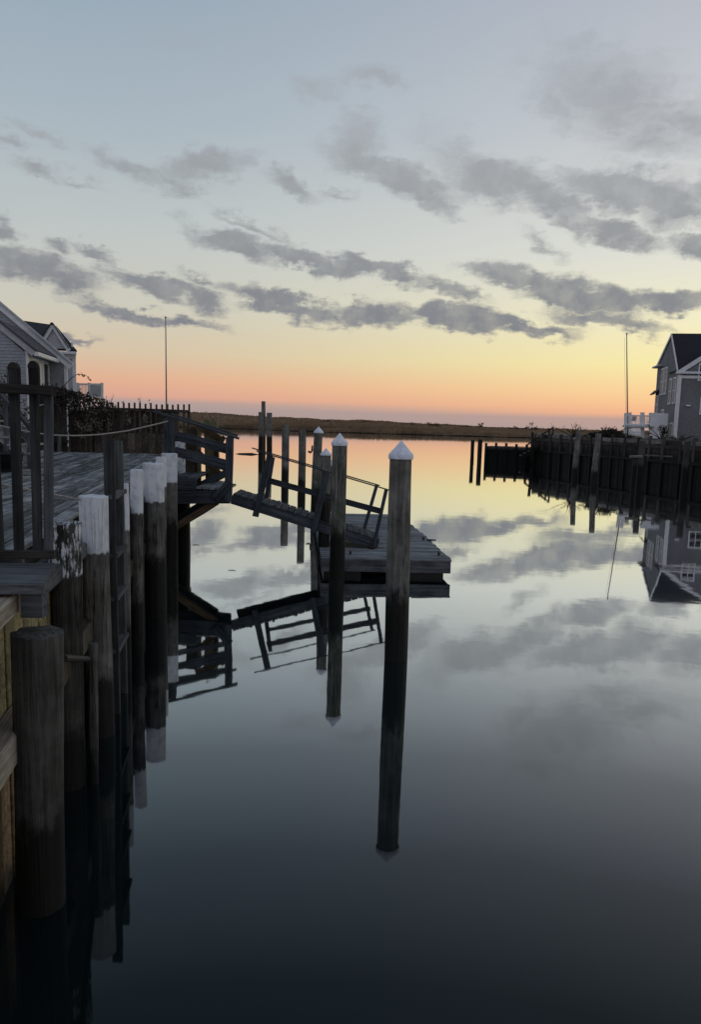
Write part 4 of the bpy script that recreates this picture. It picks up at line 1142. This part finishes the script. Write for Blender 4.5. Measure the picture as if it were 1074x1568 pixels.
# front cross gable
za_ = at(1074, 530, 61.5).z; sl_ = (za_-ze1)/4.0*1.02
wg = 3.4; zp = ze1+wg*.72
siding(h3, hp(.3, -.02, 0), ux, -uy, ze1+.25, zp-.1, lambda z: ((z-ze1)/.72, 2*wg-(z-ze1)/.72), 'siding_r', .15)
sp = Soup(); sp.prism([hp(.3, 0, ze1), hp(.3+2*wg, 0, ze1), hp(.3+wg, 0, zp)], uy*3.2); sp.build('gable', 'siding_r', h3)
for sg in (0, 1):
    e_ = hp(-.1 if sg == 0 else .7+2*wg, -.12, ze1-.04); a_ = hp(.3+wg, -.12, zp+.14)
    bar('rake_board', e_, a_, .06, .30, 'white', h3)
    slab(h3, 'roof', [e_+Vector((0, 0, .14)), a_+Vector((0, 0, .10)), a_+Vector((0, 0, .10))+uy*3.6, e_+Vector((0, 0, .14))+uy*3.6], .06, 'roof')
bar('frieze', hp(-.25, -.10, ze1-.02), hp(8.5, -.10, ze1-.02), .20, .16, 'white', h3)
bar('frieze', hp(0, -.04, ze1-.32), hp(8.5, -.04, ze1-.32), .05, .20, 'white', h3)
bar('corner_board', hp(.06, -.045, zb_), hp(.06, -.045, ze1-.2), .22, .06, 'white', h3, up=uy)
bar('corner_board', hp(-.045, .10, zb_), hp(-.045, .10, ze1-.2), .22, .06, 'white', h3, up=ux)
# main roof: ridge to the right, big slope facing the camera, gable end on the left
zrd = at(1031, 511, 64.8).z; vr = 3.7
slab(h3, 'roof', [hp(-.05, .15, ze1+.05), hp(10, .15, ze1+.05), hp(10, vr, zrd), hp(-.05, vr, zrd)], .07, 'roof')
slab(h3, 'roof', [hp(-.05, vr, zrd), hp(10, vr, zrd), hp(10, DV+.2, ze1+1.1), hp(-.05, DV+.2, ze1+1.1)], .07, 'roof')
sp = Soup(); sp.prism([hp(0, .2, ze1), hp(0, DV, ze1), hp(0, DV, ze1+1.0), hp(0, vr, zrd-.1)], ux*.3); sp.build('gable', 'siding_r', h3)
siding(h3, hp(-.005, DV, 0), -uy, -ux, ze1, zrd-.2, lambda z: (max(0, (z-ze1-1.0)/(zrd-ze1-1.1)*(DV-vr)), DV-.2-(z-ze1)/(zrd-ze1)*(vr-.2)), 'siding_r', .15)
bar('rake_board', hp(-.10, .1, ze1+.02), hp(-.10, vr, zrd-.03), .05, .22, 'white', h3)
bar('rake_board', hp(-.10, vr, zrd-.03), hp(-.10, DV+.1, ze1+1.02), .05, .22, 'white', h3)
# far bump-out with its own eaves
bar('eave', hp(-.16, DV-2.6, ze1+.98), hp(-.16, DV+.5, ze1+.98), .42, .14, 'siding_pale', h3)
for zz_, dd_ in ((ze1-1.3, .9), (ze1-3.6, .8)):
    slab(h3, 'awning', [hp(-.02, DV-1.6, zz_+.35), hp(-.02, DV+.4, zz_+.35), hp(-dd_*.42, DV+.4, zz_), hp(-dd_*.42, DV-1.6, zz_)], .07, 'roof2')
for (v_, zc, w_, hh) in [(1.1, ze1-1.25, .75, 1.75), (2.7, ze1-1.25, .75, 1.75), (4.9, ze1-.35, .85, 1.9), (6.3, ze1-.35, .85, 1.9), (7.9, ze1-2.1, .8, 1.3),
                        (1.1, ze1-4.6, .8, 1.8), (2.9, ze1-4.6, .8, 1.8), (5.0, ze1-3.4, .85, 1.5), (6.4, ze1-4.9, .8, 2.0), (7.9, ze1-4.7, .9, 2.1)]:
    window(h3, hp(-.02, v_, zc), uy, -ux, w_, hh)
for px, py in ((1081, 570), (1083, 622)):
    a = at(px, py, 61.2); u_ = (a-Vector((HX, HYr, a.z))).dot(ux); window(h3, hp(u_, -.02, a.z), ux, -uy, .8, 1.05)
a = at(1054, 621, 61.3); sp = Soup(); sp.box((a.x-.14, a.y-.16, a.z-.05), (a.x+.14, a.y, a.z+.05)); sp.build('vent', 'white', h3)

# ---- white deck left of the house
d3 = thing('house_deck', at(975, 668, 63), 'raised white deck with railing and solid end panel beside the tall right house', 'deck')
YD = 63.0
def dq(px, py, dY=0): return at(px, py, YD+dY)
for px, yt in ((959, 632.5), (965.5, 631.5), (984.5, 631.5), (997, 632)):
    post('post', dq(px, 676), dq(px, yt), .26 if px == 984.5 else .2, 'white', d3)
bar('top_rail', dq(958, 636), dq(998, 637), .12, .09, 'white', d3); bar('bottom_rail', dq(958, 650), dq(998, 651), .10, .10, 'white', d3)
for i in range(14):
    px = 968+i*2.05
    if abs(px-984.5) > 1.6: post('baluster', dq(px, 650), dq(px, 637), .035, 'white', d3)
bar('floor_edge', dq(958, 652.5), dq(998, 653.5), 1.2, .16, 'siding_pale', d3)
for i in range(5): bar('stair_riser', dq(964, 655+i*2.7, -.3-.22*i), dq(982, 655.3+i*2.7, -.3-.22*i), .22, .10, 'white', d3)
sp = Soup(); a, c = dq(995, 672, -.4), dq(1021, 633, -.4); sp.prism([Vector((a.x, a.y, WT-.05)), Vector((c.x+.1, a.y-.2, WT-.05)), Vector((c.x+.1, a.y-.2, c.z)), Vector((a.x, a.y, c.z+.02))], (0, .12, 0)); sp.build('end_panel', 'white', d3)
bar('chair_back', dq(969, 641, .3), dq(975, 641.5, .3), .08, .35, 'tread', d3)
